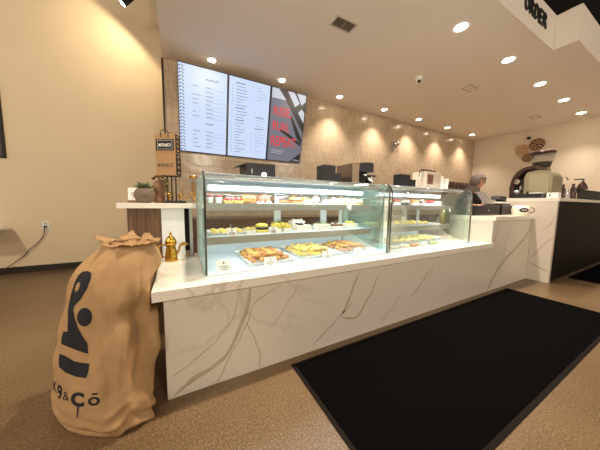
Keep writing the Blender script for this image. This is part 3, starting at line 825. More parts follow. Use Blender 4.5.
tray('white tray of greenish pastries on the right case floor', (2.75, 2.08, ZB+.0), 1.05, .42, .035)
pr = None
for r in range(3):
    for c in range(8):
        loc = (2.32+c*.125, 1.98+r*.1, ZB+.0065)
        if pr is None:
            pr = thing('green_pastry', 'pale green pastry on the white tray on the right case floor', 'pastry', loc, 0, 'green pastries on the floor tray')
            MB().ball((0, 0, .022), .046, (1.1, .9, .46), 14).build('dough', M_pastry2, pr)
            MB().ball((0, 0, .036), .032, (1, .85, .4), 12).build('topping', M_green, pr)
        else: dup(pr, loc, random.uniform(-.4, .4))
for k, (x, lab) in enumerate([(2.08, 'leftmost'), (2.26, 'second from the left'), (2.44, 'third from the left'), (2.62, 'fourth from the left'), (2.80, 'third from the right'), (2.98, 'second from the right'), (3.16, 'rightmost')]):
    t = thing('clear_box', 'clear dessert box, %s in the front row on the right case floor' % lab, 'dessert box', (x, 1.72, ZB), 0, 'clear dessert boxes')
    q = MB()
    for j in range(5): q.ball((-.05+.025*j, random.uniform(-.02, .02), .024), .026, (1, 1, .85), 10)
    q.build('cream_filling', (M_cream, M_cream, M_caramel, M_cream, M_green, M_cream, M_cream)[k], t)
    MB().box(-.078, .078, -.055, .055, 0, .003, .001).build('box_base', M_paper, t)
    MB().prism([(-.078, .003), (.078, .003), (.07, .07), (-.07, .07)], 'y', -.055, .055).build('clear_lid', M_clear, t)

# ------------------------------------------------------------------ things on top of the cases
CT = 1.4055
t = thing('label_printer', 'flat black printer with a blue-white light on top of the left case', 'printer', (.66, 2.1, CT))
MB().box(-.13, .14, -.12, .12, 0, .125, .008).build('body', M_black, t)
MB().prism([(-.20, .105), (-.12, .135), (.135, .142), (.14, .126), (-.12, .125)], 'y', -.11, .11).build('lid', M_black, t)
MB().lathe([(0, 0), (.022, 0), (.022, .004), (0, .004)], (.03, -.121, .04), axis=(0, -1, 0)).build('indicator', M_bluelight, t)
MB().box(-.085, -.075, -.125, -.12, .045, .085).build('latch', M_steel, t)
t = thing('black_box', 'tall black box on the left case, left of the small steel coffee machine', 'box', (1.44, 2.1, CT))
MB().box(-.075, .075, -.07, .08, 0, .20, .006).build('cabinet', M_black, t)
MB().box(-.06, .06, -.0725, -.0705, .02, .18, .0005).build('grille', M_matte, t)
t = thing('small_box', 'low black box touching the tall black box on the left case', 'box', (1.565, 2.1, CT))
MB().box(-.045, .045, -.06, .06, 0, .125, .006).build('body', M_black, t)
MB().box(-.036, .036, -.0625, -.0605, .05, .11).build('screen', M_screen_bezel, t)
t = thing('phone_cradle', 'small black cradle between the black boxes and the steel coffee machine', 'cradle', (1.645, 2.16, CT))
MB().box(-.04, .04, -.05, .05, 0, .04, .008).build('base', M_black, t)
MB().tube([(-.045, 0, .075), (-.02, 0, .09), (.02, 0, .09), (.045, 0, .075)], .012).build('handset', M_black, t)
MB().box(-.006, .006, -.01, .01, .04, .085).build('stem', M_black, t)
t = thing('espresso_machine', 'small steel and black espresso machine on top of the left case', 'coffee machine', (1.90, 2.12, CT))
MB().prism([(-.20, 0), (-.10, 0), (-.10, .249), (-.20, .235)], 'y', -.14, .14).build('side_body', mat('warm_steel', srgb(150, 132, 110), .4, 1), t)
MB().box(-.0995, .17, .02, .14, 0, .215, .004).build('back_body', M_black, t)
MB().prism([(-.205, .236), (-.02, .261), (.11, .272), (.11, .262), (-.02, .255), (-.20, .23)], 'y', -.142, .142).build('top_plate', mat('dark_steel', srgb(120, 108, 94), .35, 1), t)
MB().prism([(-.0995, .16), (.12, .16), (.12, .26), (-.0995, .247)], 'y', -.135, .0195).build('group_block', M_black, t)
MB().cyl((.05, -.06, .12), (.05, -.06, .1595), .03).build('group_head', M_chrome, t)
MB().cyl((.05, -.06, .13), (.20, -.09, .125), .012).build('portafilter', M_black, t)
MB().box(-.0995, .18, -.14, .0195, 0, .03, .003).build('drip_tray', M_matte, t)
MB().lathe([(0, 0), (.045, 0), (.04, .075), (.042, .085), (0, .085)], (.13, -.06, .031)).build('milk_jug', M_chrome, t)
t = thing('black_box', 'taller black box on the right case with a lower box beside it', 'box', (2.43, 1.92, CT))
MB().box(-.08, .08, -.06, .06, 0, .155, .006).build('cabinet', M_black, t)
MB().box(-.065, .065, -.0625, -.0605, .02, .135, .0005).build('grille', M_matte, t)
t = thing('small_box', 'low black box right of the taller black box on the right case', 'box', (2.565, 1.92, CT))
MB().box(-.05, .05, -.06, .06, 0, .10, .006).build('body', M_black, t)
MB().box(-.04, .04, -.0625, -.0605, .03, .09).build('screen', M_screen_bezel, t)
t = thing('drink_dispenser', 'pale beige countertop dispenser with dark top knobs on the right case', 'dispenser', (2.96, 1.95, CT))
MB().box(-.16, .16, -.1, .1, 0, .22, .012).build('body', mat('beige_plastic', srgb(206, 190, 170), .4), t)
q = MB()
for k in range(4): q.cyl((-.12+.08*k, -.02, .22), (-.12+.08*k, -.02, .255), .022)
q.build('knob', M_brown, t)
MB().box(-.13, -.02, -.1035, -.1005, .06, .18).build('panel', M_mocha, t)
MB().tube([(-.17, -.05, .2), (-.22, -.05, .22), (-.235, -.05, .14)], .014).build('spout', M_chrome, t)
for x, h, lab in ((3.215, .185, 'taller white cup stack beside the dispenser on the right case'), (3.345, .16, 'shorter white cup stack near the right end of the case top')):
    t = thing('cup_stack', lab, 'cups', (x, 1.93, CT), 0, 'white paper cup stacks')
    q = MB()
    for k in range(5): q.lathe([(0, 0), (.036, 0), (.048, .1), (.05, .1), (.05, .104), (0, .104)], (0, 0, k*(h-.104)/4))
    q.build('paper_cups', M_paper, t)

# ------------------------------------------------------------------ dark jars on a wall shelf by the far corner
t = thing('wall_shelf', 'dark wooden shelf on the tiled wall near the far corner', 'shelf', (8.2, 4.395, 1.70))
MB().box(-.75, .75, -.28, 0, 0, .04, .003).build('board', M_walnut, t)
for x in (-.6, 0, .6): MB().prism([(0, 0), (-.22, 0), (0, -.18)], 'x', x-.012, x+.012).build('bracket', M_matte, t)
jl = ['leftmost', 'second', 'third', 'fourth', 'fifth', 'sixth', 'last']
pr = None
for k in range(7):
    loc = (7.62+k*.185, 4.25, 1.7402); lb = '%s dark jar from the left on the wooden wall shelf' % jl[k]
    if pr is None:
        pr = thing('storage_jar', lb, 'jar', loc, 0, 'dark jars on the wall shelf')
        MB().lathe([(0, 0), (.07, 0), (.075, .01), (.075, .15), (.06, .17), (0, .17)]).build('jar_body', M_brown, pr)
        MB().lathe([(0, .1705), (.066, .1705), (.066, .2), (.02, .215), (0, .215)]).build('lid', M_walnut, pr)
    else: dup(pr, loc, None, lb)

# ------------------------------------------------------------------ menu screens
def screen(x0, x1, label, base):
    h = 1.295
    t = thing('menu_screen', label, 'screen', (x0, 4.35, 2.03), 0, 'menu screens on the tiled wall')
    t.rotation_euler = (math.radians(12.5), 0, 0)
    w = x1-x0
    MB().box(0, w, 0, .035, 0, h, .003).build('bezel', M_screen_bezel, t)
    MB().prism([(.0355, .44), (.1445, .44), (.153, .48), (.0355, .48)], 'x', w*.3, w*.7).build('wall_bracket', M_matte, t)
    d = MB(); d.box(.012, w-.012, -.002, .001, .014, h-.014)
    return t, w, h, d
def bars(mb, x, z, w, h, mi=1): mb.box(x, x+w, -.0035, -.0022, z, z+h, mi=mi)
t, w, h, m = screen(.066, .806, 'left menu screen with a black and white patterned strip on its left edge', M_scr)
n = 26
for k in range(n):
    z = .02+(h-.04)*k/n; dz = (h-.04)/n
    m.prism([(.016, z), (.045, z+dz*.5), (.045, z+dz*.8), (.016, z+dz*.3)], 'y', -.0035, -.0022, 3)
    m.prism([(.085, z), (.056, z+dz*.5), (.056, z+dz*.8), (.085, z+dz*.3)], 'y', -.0035, -.0022, 3)

rs = random.Random(3)
for blk, rows in ((.17, 8), (.68, 5)):
    for r in range(rows):
        z = h*(1-blk)-.06-r*.062
        bars(m, .40, z, rs.uniform(.07, .13), .009)
        bars(m, .40, z-.018, rs.uniform(.22, .31), .006, 2)
        if rs.random() > .2: bars(m, .20, z-.006, rs.uniform(.05, .12), .009)
for k in range(9): bars(m, .40+k*.022, h*.865+.008*math.sin(k*1.9), .015, .022)
for k in range(6): bars(m, .40+k*.022, h*.36+.008*math.sin(k*1.7), .015, .022)
m.build('display', [M_scr, M_scrt, M_scrs, M_scrk], t)
t, w, h, m = screen(.816, 1.555, 'middle menu screen with two columns of small text', M_scr)
for c, x in enumerate((.06, .42)):
    for r in range(24):
        z = h-.10-r*.048
        if c == 1 and 5 <= r <= 9: continue
        if (r in (0, 8, 12)) and c == 0 or (c == 1 and r in (10, 14)):
            bars(m, x+.06, z, .16, .014)
        else:
            if c == 0 or r % 2 == 0: bars(m, x, z, .02, .009)
            bars(m, x+.07, z, rs.uniform(.06, .2), .009, 2 if c else 1)
m.build('display', [M_scr, M_scrt, M_scrs, M_scrk], t)
t, w, h, m = screen(1.565, 2.305, 'poster screen with red slogan letters and diagonal black stripes', M_scrp)
m.prism([(w*.22, h-.015), (w-.013, h-.015), (w-.013, h*.46)], 'y', -.003, -.0021, 1)
def P(u, v): return (u*w, v*h)
for (a, b, c, d) in (((.44, .985), (.62, .985), (.80, .86), (.68, .80)), ((.70, .985), (.96, .985), (.97, .90), (.86, .84)), ((.78, .735), (.88, .79), (.97, .74), (.97, .60))):
    m.prism([P(*a), P(*b), P(*c), P(*d)], 'y', -.0038, -.0031, 2)
m.prism([P(.03, .985), P(.2, .985), P(.42, .86), P(.03, .86)], 'y', -.0032, -.0023, 2)
m.prism([P(.55, .66), P(.6, .68), P(.97, .36), P(.95, .30), P(.8, .38)], 'y', -.003, -.0022, 1)
m.prism([P(.3, .44), P(.6, .36), P(.95, .26), P(.95, .30), P(.62, .40), P(.34, .47)], 'y', -.003, -.0022, 1)
m.prism([P(.66, .018), P(.975, .018), P(.975, .16)], 'y', -.003, -.0022, 1)
for txt, u, v, ww, hh in (('RISE,', .10, .62, .50, .14), ('RUN,', .10, .42, .46, .14), ('REPEAT.', .08, .22, .76, .14)):
    text_bm(txt, ww*w, hh*h, .001, .014).build('slogan_word', M_scrr, t, loc=(u*w, -.0042, v*h))
text_bm('MOKA&CO', .14, .022, .0005, .01).build('logo_word', M_scrw, t, loc=(w*.78, -.0035, h*.035))
for k in range(3): m.box(w*.1, w*(.5-.05*k), -.0035, -.0022, h*(.16-.022*k), h*(.16-.022*k)+.006, mi=2)
m.build('display', [M_scrp, M_scrk, M_scrw], t)

# ------------------------------------------------------------------ wall things
t = thing('wall_fixture', 'small chrome fixture mounted high on the tiled wall', 'wall fixture', (5.15, 4.398, 2.74))
MB().box(-.07, .07, -.02, 0, -.10, .10, .004).build('back_plate', M_steel, t)
MB().ball((.02, -.09, .05), .09, (1.1, .9, .8)).build('dome', M_chrome, t)
MB().tube([(-.04, -.02, 0), (-.1, -.12, -.02), (-.12, -.13, -.14)], .018).tube([(.06, -.02, -.02), (.04, -.12, -.06), (.02, -.13, -.17)], .018).build('arm', M_chrome, t)
def disc(label, y, z, r, m, mr, name='woven_basket'):
    t = thing(name, label, 'wall basket', (XR+.0005, y, z), 0, 'woven wall baskets')
    q = MB().lathe([(0, 0), (r*.55, .0), (r*.93, .035), (r, .04), (r, .046), (r*.9, .044), (r*.5, .022), (0, .02)], axis=(-1, 0, 0), seg=36)
    for k in range(3):
        rr = r*(.3+.28*k); nn = 5+4*k
        for j in range(nn):
            a = 2*PI*j/nn+.2*k; zz = .024+.018*(k/2)**2
            q.box(-zz-.006, -zz, rr*math.cos(a)-r*.1, rr*math.cos(a)+r*.1, rr*math.sin(a)-r*.07, rr*math.sin(a)+r*.07, mi=1)
    q.build('woven_bowl', [m, mr], t)
disc('dark patterned round basket, highest of three on the right wall', 2.785, 2.97, .175, M_basket, M_basketl)
disc('pale straw round basket at the left of three on the right wall', 3.10, 2.885, .15, M_basketl, M_basket)
disc('small brown round basket, lowest of three on the right wall', 2.95, 2.635, .135, M_basket, M_basketl)
t = thing('wall_camera', 'small black camera on the right wall above the baskets', 'camera', (XR-.002, 2.97, 3.2))
MB().cyl((0, 0, 0), (-.03, 0, 0), .035).build('mount', M_black, t)
MB().ball((-.07, 0, -.01), .045, (1.2, 1, .9)).build('camera_body', M_black, t)
t = thing('wall_poster', 'dark framed poster on the cream wall at the left edge', 'poster', (-2.69, 5.398, 1.84))
MB().box(-.3, .36, -.03, 0, 0, 1.32, .004).build('frame', M_matte, t)
MB().box(-.27, .33, -.032, -.029, .03, 1.29).build('print', M_brown, t)
MB().box(-.27, .33, -.034, -.0325, .385, .40).build('white_line', M_paper, t)
t = thing('wall_outlet', 'white wall outlet on the cream wall above the cord', 'outlet', (-1.965, 5.398, .71))
MB().box(-.042, .042, -.008, 0, 0, .135, .003).build('cover_plate', M_white, t)
MB().box(-.02, .02, -.0095, -.0075, .075, .112, .0005).box(-.02, .02, -.0095, -.0075, .023, .06, .0005).build('socket', M_fascia, t)
pts = [(-1.965, 5.375, .752), (-1.965, 5.34, .74), (-1.985, 5.36, .62), (-2.06, 5.37, .5), (-2.17, 5.35, .38), (-2.23, 5.37, .30), (-2.33, 5.36, .2), (-2.42, 5.33, .12), (-2.5, 5.25, .03), (-2.58, 5.0, .008), (-2.72, 4.7, .008)]
t = thing('power_cord', 'black power cord hanging from the outlet to the floor', 'cord', (0, 0, 0))
MB().tube(smooth(pts), .006, 8).build('cable', M_black, t)
MB().box(-1.98, -1.95, 5.35, 5.388, .738, .768, .004).build('plug', M_black, t)
t = thing('side_table', 'white table at the left edge beside the cream wall', 'table', (-2.85, 5.02, 0))
MB().box(-.5, .5, -.3, .3, .735, .765, .004).build('table_top', M_white, t)
for x in (-.44, .10):
    for y in (-.24, .24): MB().cyl((x, y, 0), (x, y, .734), .016).build('leg', M_matte, t)

# ------------------------------------------------------------------ burlap coffee sack
def sack():
    # z, centre x, centre y, radius x, radius y
    K = [(0.0, -.42, 1.66, .195, .275), (.03, -.42, 1.66, .215, .30), (.10, -.418, 1.66, .222, .312), (.2, -.408, 1.665, .225, .305), (.35, -.385, 1.675, .235, .285), (.5, -.360, 1.69, .243, .265),
         (.62, -.342, 1.70, .228, .25), (.72, -.326, 1.715, .217, .235), (.80, -.306, 1.725, .206, .215), (.86, -.286, 1.735, .184, .195), (.91, -.272, 1.745, .15, .165), (.945, -.266, 1.755, .11, .12)]
    def ev(z):
        for a, b in zip(K, K[1:]):
            if z <= b[0]:
                s = (z-a[0])/(b[0]-a[0]); return [a[i]+(b[i]-a[i])*s for i in range(5)]
        return list(K[-1])
    b = bmesh.new(); n = 132; zs = [.945*((i/92)**.92) for i in range(93)]; rings = []
    for z in zs:
        A = [ev(max(0, min(.945, z+d))) for d in (-.03, 0, .03)]
        _, cx, cy, rx, ry = [sum(a[i] for a in A)/3 for i in range(5)]
        if z < .03: _, cx, cy, rx, ry = ev(z)
        ring = []
        for k in range(n):
            th = 2*PI*k/n; c, s = math.cos(th), math.sin(th)
            e = 1
            px, py = math.copysign(abs(c)**e, c), math.copysign(abs(s)**e, s)
            q = Vector((c*1.3, s*1.3, z*2.4))
            f = 1+.07*noise.noise(q*1.3)+.055*noise.noise(q*3.1+Vector((3, 0, 0)))+.03*math.sin(5*q.z+3*th+4*noise.noise(q))*abs(noise.noise(q*1.7+Vector((0, 4, 0))))
            # upright pleats near the top, bulging folds near the floor
            top = max(0, (z-.62)/.33); f += top*(.085*math.sin(th*7+z*5)+.07*noise.noise(Vector((c*4, s*4, z*2))))
            low = max(0, 1-z/.2); f += low*.03*math.sin(z*95+2.5*noise.noise(Vector((c*2, s*2, 0))))
            g = lambda t0, w: math.exp(-(((th-t0+PI) % (2*PI)-PI)/w)**2)
            up1 = math.exp(-((z-.42)/.22)**2); up2 = math.exp(-((z-.5)/.25)**2)
            f += -.24*g(-1.12+.25*(z-.42), .17)*up1 + .13*g(-.72+.2*(z-.5), .16)*up2 - .12*g(-.45, .16)*up1
            f += .08*g(-1.35, .5)*math.exp(-((z-.72)/.1)**2) - .10*g(-1.2, .5)*math.exp(-((z-.60)/.05)**2)
            f += low*.05*math.sin(z*60+th*5)*g(-1.0, .6)
            # sewn side seam standing proud, on the side facing the counter
            d = (th-(-.92+.25*math.sin(z*6)) + PI) % (2*PI)-PI
            f += .045*math.exp(-(d/.07)**2)*(1 if z < .85 else .4)
            x = cx+rx*px*f-.5*max(0, 1-z/.8)*ry*py*f
            zz = z + (.02*noise.noise(Vector((c*3, s*3, z*4))) if z > .05 else 0)
            x = min(x, -.100 if z < .56 else -.158 if z < .74 else -.158+.05*min(1, (z-.74)/.06))
            ring.append(b.verts.new((x, cy+ry*py*f, max(0, zz))))
        rings.append(ring)
    # rolled ruffled mouth: outwards rim with two standing ears, then down inside
    def rim(dz, sc, ear):
        ring = []
        for k in range(n):
            th = 2*PI*k/n; c, s = math.cos(th), math.sin(th)
            e1 = math.exp(-(((th-2.75+PI) % (2*PI)-PI)/.20)**2); e2 = math.exp(-(((th-1.75+PI) % (2*PI)-PI)/.22)**2)
            e3 = math.exp(-(((th+.5+PI) % (2*PI)-PI)/.35)**2)
            wv = .016*noise.noise(Vector((c*7, s*7, 2)))+.03*noise.noise(Vector((c*3, s*3, 7)))
            r = sc*1.25*(1+.16*noise.noise(Vector((c*2.2, s*2.2, 1.5)))+.09*noise.noise(Vector((c*6, s*6, 4.5))))+ear*(e1*.055+e2*.035+e3*.03)
            x = -.262+r*c
            ring.append(b.verts.new((x, 1.755+r*1.25*s, .927+dz+wv*ear*1.2+ear*(e1*.04+e2*.03+.012*e3))))
        return ring
    rings += [rim(.012, .085, .3), rim(.022, .105, .7), rim(.024, .118, 1), rim(.018, .104, .95), rim(-.0, .075, .5), rim(-.04, .05, 0)]
    for A, B in zip(rings, rings[1:]):
        for k in range(n):
            f = b.faces.new((A[k], A[(k+1) % n], B[(k+1) % n], B[k])); f.smooth = True
    b.faces.new(rings[0][::-1]); b.faces.new(rings[-1])
    return b
sb = sack()
sb.normal_update()
bvh = BVHTree.FromBMesh(sb)
bag = thing('coffee_sack', 'tall burlap sack with a black printed emblem, standing left of the counter', 'sack', (0, 0, 0))
mm = MB(); mm.b.free(); mm.b = sb.copy(); mm.build('sack_body', M_burlap, bag)
#  printed marks: flat outlines wrapped onto the sack cloth
PO = Vector((0, 0, 1.2))
def wrap(x, y, off=.0016):
    d = (rt*((x-300)/F_PX) + up*(-(y-225)/F_PX) + fwd).normalized()
    h, nrm, i, dist = bvh.ray_cast(PO, d)
    if h is None: return None
    return h + nrm*off if nrm.dot(d) < 0 else h - nrm*off
def decal(name, loops, label=None, m=None):
    b = bmesh.new()
    vs = [[Vector((p[0], p[1], 0)) for p in L] for L in loops]
    flat = [p for L in vs for p in L]
    tris = tessellate_polygon(vs)
    V = [b.verts.new(p) for p in flat]
    for t3 in tris:
        try: b.faces.new([V[i] for i in t3])
        except ValueError: pass
    return decal_bm(name, b, label, m)
def decal_bm(name, b, label=None, m=None):
    for _ in range(5):
        lg = [e for e in b.edges if e.calc_length() > 1.6]
        if not lg: break
        bmesh.ops.subdivide_edges(b, edges=lg, cuts=1)
        bmesh.ops.triangulate(b, faces=b.faces[:])
    kill = []
    for v in b.verts:
        p = wrap(v.co.x, v.co.y)
        if p is None: kill.append(v)
        else: v.co = p
    bmesh.ops.delete(b, geom=kill, context='VERTS')
    bad = [f for f in b.faces if max(e.calc_length() for e in f.edges) > .12]
    bmesh.ops.delete(b, geom=bad, context='FACES')
    for f in b.faces: f.smooth = True
    x = MB(); x.b.free(); x.b = b
    return x.build(name, m or M_ink, bag, label)
def ell(cx, cy, rx, ry, a=0, n=28): return [(cx+rx*math.cos(t)*math.cos(a)-ry*math.sin(t)*math.sin(a), cy+rx*math.cos(t)*math.sin(a)+ry*math.sin(t)*math.cos(a)) for t in [2*PI*k/n for k in range(n)]]
decal('printed_emblem', [[(83, 271.5), (88, 271), (91.5, 273), (91, 279), (87, 289), (81, 299), (75, 305.5), (73.5, 309), (74.5, 317), (78, 327), (82.5, 336), (87.5, 343), (88.5, 354), (78, 350.5), (68, 346.5), (61.5, 344), (62, 338), (63.5, 331.5), (67.8, 331.5), (68.2, 322), (68, 311), (70, 300), (72.5, 290), (75.5, 281), (79, 275)],
                        ell(77.6, 287, 2.0, 5.2, .38)[::-1]], 'black print of a tall looped stroke')
decal('printed_dot', [ell(84.8, 317, 7.4, 9.3, .1)], 'round black printed dot')
decal('printed_bar', [[(60, 353.5), (66, 356), (74, 361), (81, 362.5), (89.5, 363.5), (88.5, 371), (86.5, 378), (76, 376.5), (66, 372.5), (59.5, 367), (59, 360)]], 'slanted black printed bar')
def glyph(ch, x0, y0, x1, y1, sl=0, bold=0):
    g = text_bm(ch, 1, 1, .001, bold).b
    top = [f for f in g.faces if f.normal.y < -.9] or g.faces[:]
    bm2 = bmesh.new(); mp = {}
    g.faces.ensure_lookup_table()
    ymin = min(v.co.y for v in g.verts)
    for f in g.faces:
        if all(abs(v.co.y-ymin) < 1e-6 for v in f.verts):
            q = []
            for v in f.verts:
                if v not in mp: mp[v] = bm2.verts.new((x0+(x1-x0)*v.co.x, y1-(y1-y0)*v.co.z+sl*v.co.x, 0))
                q.append(mp[v])
            try: bm2.faces.new(q)
            except ValueError: pass
    g.free(); bmesh.ops.triangulate(bm2, faces=bm2.faces[:])
    decal_bm('printed_letter', bm2)
glyph('K', 53.6, 380, 57.2, 391, 2, .0)
glyph('9', 57.6, 384, 62.4, 399, 1, .03)
glyph('&', 63.2, 391, 69.2, 400, 1, .0)
glyph('C', 71, 391.5, 84.5, 406, 1, .05)
glyph('O', 88, 397, 100, 406, -1, .05)
decal('printed_macron', [[(92, 393.2), (98, 392.6), (98, 394.4), (92, 395)]])
decal('ink_drip', [[(77.6, 404), (79.4, 404), (78.6, 412), (78, 417), (77, 417), (77.2, 411)]])

# ------------------------------------------------------------------ things on the display counter
DT = 1.1855
t = thing('sign_card', 'small white printed card at the left end of the display counter', 'sign', (-.335, 2.56, DT))
MB().box(-.055, .045, -.003, .003, .012, .135, .001).move(rot=Rx(-.12)).build('card_face', M_paper, t)
q = MB()
for k, (a, b) in enumerate(((-.03, .02), (-.035, .03), (-.02, .015))): q.box(a, b, -.0042, -.0034, .085-.018*k, .091-.018*k)
q.move(rot=Rx(-.12)).build('card_print', M_mocha, t)
MB().box(-.055, .05, -.03, .04, 0, .022, .003).build('card_stand', M_terra, t)
t = thing('plant_pot', 'round stone-grey pot with a spiky succulent on the display counter', 'potted plant', (-.25, 2.43, DT))
MB().lathe([(0, 0), (.04, 0), (.066, .02), (.08, .062), (.074, .10), (.05, .128), (.034, .132), (.034, .124), (0, .12)], seg=32).build('pot', M_potg, t)
q = MB(); rr = random.Random(5)
for k in range(46):
    a = k*2.4; el = .35+1.0*(k/46); L = rr.uniform(.06, .085)
    d = Vector((math.cos(a)*math.cos(el), math.sin(a)*math.cos(el), math.sin(el)))
    p0 = Vector((.012*math.cos(a), .012*math.sin(a), .122))
    q.tube([p0, p0+d*L*.5, p0+d*L+Vector((0, 0, -.012))], .005, 6, radii=[.005, .007, .0008])
q.build('leaves', M_leaf, t)
t = thing('clay_vase', 'tall brown clay vase right of the round pot', 'vase', (-.150, 2.535, DT))
MB().lathe([(0, 0), (.038, 0), (.045, .03), (.042, .09), (.046, .14), (.042, .175), (.026, .20), (.019, .206), (.015, .2), (0, .195)], seg=28).build('vase_body', M_terra, t)
t = thing('dried_plant', 'dried brown leafy bunch behind the clay vase', 'plant', (-.14, 2.71, DT))
q = MB()
for k in range(60):
    a = rr.uniform(0, 6.28); r = rr.uniform(0, .07); z = rr.uniform(.08, .27)
    q.ball((r*math.cos(a), r*math.sin(a), z), .02, (1, .35, .7), 6, rot=Rz(a) @ Rx(rr.uniform(-1, 1)))
q.build('foliage', mat('dried_leaf', srgb(120, 96, 60), .8, var=.3), t)
MB().lathe([(0, 0), (.03, 0), (.035, .06), (.03, .09), (0, .09)]).build('holder', M_brown, t)
st = thing('bag_stand', 'black metal stand with two rods holding up paper bags', 'stand', (-.012, 2.48, DT))
MB().box(-.085, .085, -.06, .06, 0, .022, .003).build('base', M_matte, st)
for x in (-.028, .006): MB().cyl((x, 0, .022), (x, 0, .245), .0055).build('rod', M_matte, st)
MB().box(-.10, .05, -.045, .045, .245, .25, .001).build('platform', M_matte, st)
def paper_bag(x, y, z, w, d, h, label, black):
    t = thing('paper_bag', label, 'paper bag', (x, y, z), -.55, 'paper carrier bags on the stand')
    MB().box(-w/2, w/2, -d/2, d/2, 0, h, .002).build('bag_body', M_kraft, t)
    q = MB()
    q.box(w/2, w/2+.0015, -d/2+.002, d/2-.002, .004, h-.004)
    q.build('side_panel', M_black, t)
    q = MB()
    for k in range(4):
        zc = h*(.14+.24*k)
        q.prism([(-d*.2, zc), (0, zc+h*.07), (d*.2, zc), (0, zc-h*.07)], 'x', w/2+.0016, w/2+.0024)
    q.build('side_pattern', M_kraft, t)
    if black:
        MB().box(-w*.44, w*.44, -d/2-.0015, -d/2, h*.12, h*.70).build('black_label', M_matte, t)
        fr = MB()
        a, b, c, e = -w*.36, w*.36, h*.19, h*.63
        fr.box(a, b, -d/2-.0022, -d/2-.0016, c, c+.0016).box(a, b, -d/2-.0022, -d/2-.0016, e, e+.0016).box(a, a+.0016, -d/2-.0022, -d/2-.0016, c, e).box(b-.0016, b, -d/2-.0022, -d/2-.0016, c, e)
        fr.build('label_border', M_paper, t)
        text_bm('MOKA&CO', w*.6, h*.17, .0008, .012).build('logo_word', M_paper, t, loc=(-w*.3, -d/2-.0017, h*.32))
    else:
        text_bm('MOKA&CO', w*.74, h*.16, .0008, .012).build('logo_word', M_black, t, loc=(-w*.37, -d/2-.0002, h*.38))
    for yy in ((-d/2-.002, d/2+.002) if black else ()):
        MB().tube(smooth([(-w*.18, yy, h*.8), (-w*.17, yy, h*1.08), (0, yy, h*1.18), (w*.17, yy, h*1.08), (w*.18, yy, h*.8)]), .004, 8).build('handle', M_brown, t)
paper_bag(-.06, 2.48, DT+.2505, .19, .08, .20, 'lower kraft paper bag with dark printed wording, on the stand', False)
paper_bag(-.06, 2.48, DT+.4515, .19, .08, .17, 'upper kraft paper bag with a black label, on top of the other bag', True)
t = thing('gold_ornament', 'small gold ornament on the display counter behind the stand base', 'ornament', (.03, 2.62, DT), 0)
MB().lathe([(0, 0), (.03, 0), (.012, .02), (.012, .05), (.03, .09), (.028, .092), (0, .06)]).build('cup_bowl', M_gold, t)
MB().tube(smooth([(.03, 0, .08), (.07, 0, .09), (.08, 0, .05), (.03, 0, .04)]), .005).build('handle', M_gold, t)
t = thing('gold_ornament', 'gold cup in front of the dried bunch on the display counter', 'ornament', (-.062, 2.585, DT), 0)
MB().lathe([(0, 0), (.025, 0), (.01, .02), (.012, .05), (.028, .1), (.026, .102), (0, .07)]).build('cup_bowl', M_gold, t)
t = thing('glass_jar', 'glass jar of gold wrapped sweets next to the pastry case', 'jar', (.15, 2.55, DT))
q = MB()
for k in range(26): q.ball((rr.uniform(-.022, .022), rr.uniform(-.022, .022), .02+.0075*k), .013, (1, 1, .8), 6)
q.build('sweets', M_gold, t)
MB().lathe([(0, .0), (.038, 0), (.04, .01), (.04, .24), (.041, .24), (.041, .25), (.0385, .25), (.0385, .004), (0, .004)]).build('clear_jar', M_clear, t)
MB().lathe([(0, .2505), (.042, .2505), (.04, .266), (.01, .28), (0, .28)]).build('lid', M_gold, t)
# brass coffee pot on the low counter
t = thing('coffee_pot', 'hammered brass long-spouted coffee pot on the low counter beside the sack', 'coffee pot', (-.06, 2.22, .6925))
t.scale = (.92, .92, .92)
MB().lathe([(0, 0), (.052, 0), (.054, .008), (.05, .05), (.044, .10), (.038, .135), (.042, .15), (.047, .165), (.0, .166)], seg=30).build('pot_body', M_brass, t)
MB().lathe([(0, .1665), (.048, .1665), (.046, .19), (.034, .215), (.014, .235), (.008, .245), (.01, .255), (.005, .268), (0, .28)], seg=30).build('lid', M_brass, t)
MB().tube(smooth([(.04, 0, .06), (.066, -.005, .10), (.074, -.008, .135), (.09, -.01, .155), (.13, -.012, .15)]), .01, 10, radii=[.018]*4+[.016]*4+[.015]*4+[.014]*4+[.011]*4+[.008]*1 if False else None).build('spout', M_brass, t)
MB().prism([(.07, .150), (.10, .172), (.13, .162), (.150, .148), (.125, .146), (.09, .138)], 'y', -.024, .002).build('beak', M_brass, t)
MB().tube(smooth([(-.042, 0, .15), (-.075, .004, .155), (-.10, .006, .13), (-.085, .006, .06), (-.05, 0, .035)]), .006, 8).build('handle', M_brass, t)

# ------------------------------------------------------------------ register counter
RT = 1.0505
t = thing('cash_drawer', 'black cash drawer on the raised counter beside the right pastry case', 'cash drawer', (4.22, 1.90, RT))
MB().box(-.38, .38, -.15, .12, 0, .15, .006).build('housing', M_black, t)
MB().box(-.36, .36, -.156, -.1505, .02, .13, .002).build('drawer', M_matte, t)
MB().cyl((0, -.156, .075), (0, -.162, .075), .014).build('lock', M_steel, t)
t = thing('tablet', 'tablet leaning on a stand on the cash drawer, before the person', 'tablet', (4.46, 1.83, RT+.151))
R = Rx(-.62)
MB().box(-.15, .15, -.006, .006, .02, .27, .005).move(rot=R).build('tablet_body', M_steel, t)
MB().box(-.14, .14, -.0075, -.0062, .03, .26).move(rot=R).build('screen', mat('grey_screen', srgb(120, 112, 108), .2), t)
MB().box(-.08, .08, -.05, .07, 0, .012, .003).prism([(-.01, .0), (.06, 0), (.085, .10), (.07, .10)], 'x', -.02, .02).build('stand', M_black, t)
t = thing('receipt_printer', 'black receipt printer with white paper and raised lid', 'printer', (4.85, 1.88, RT))
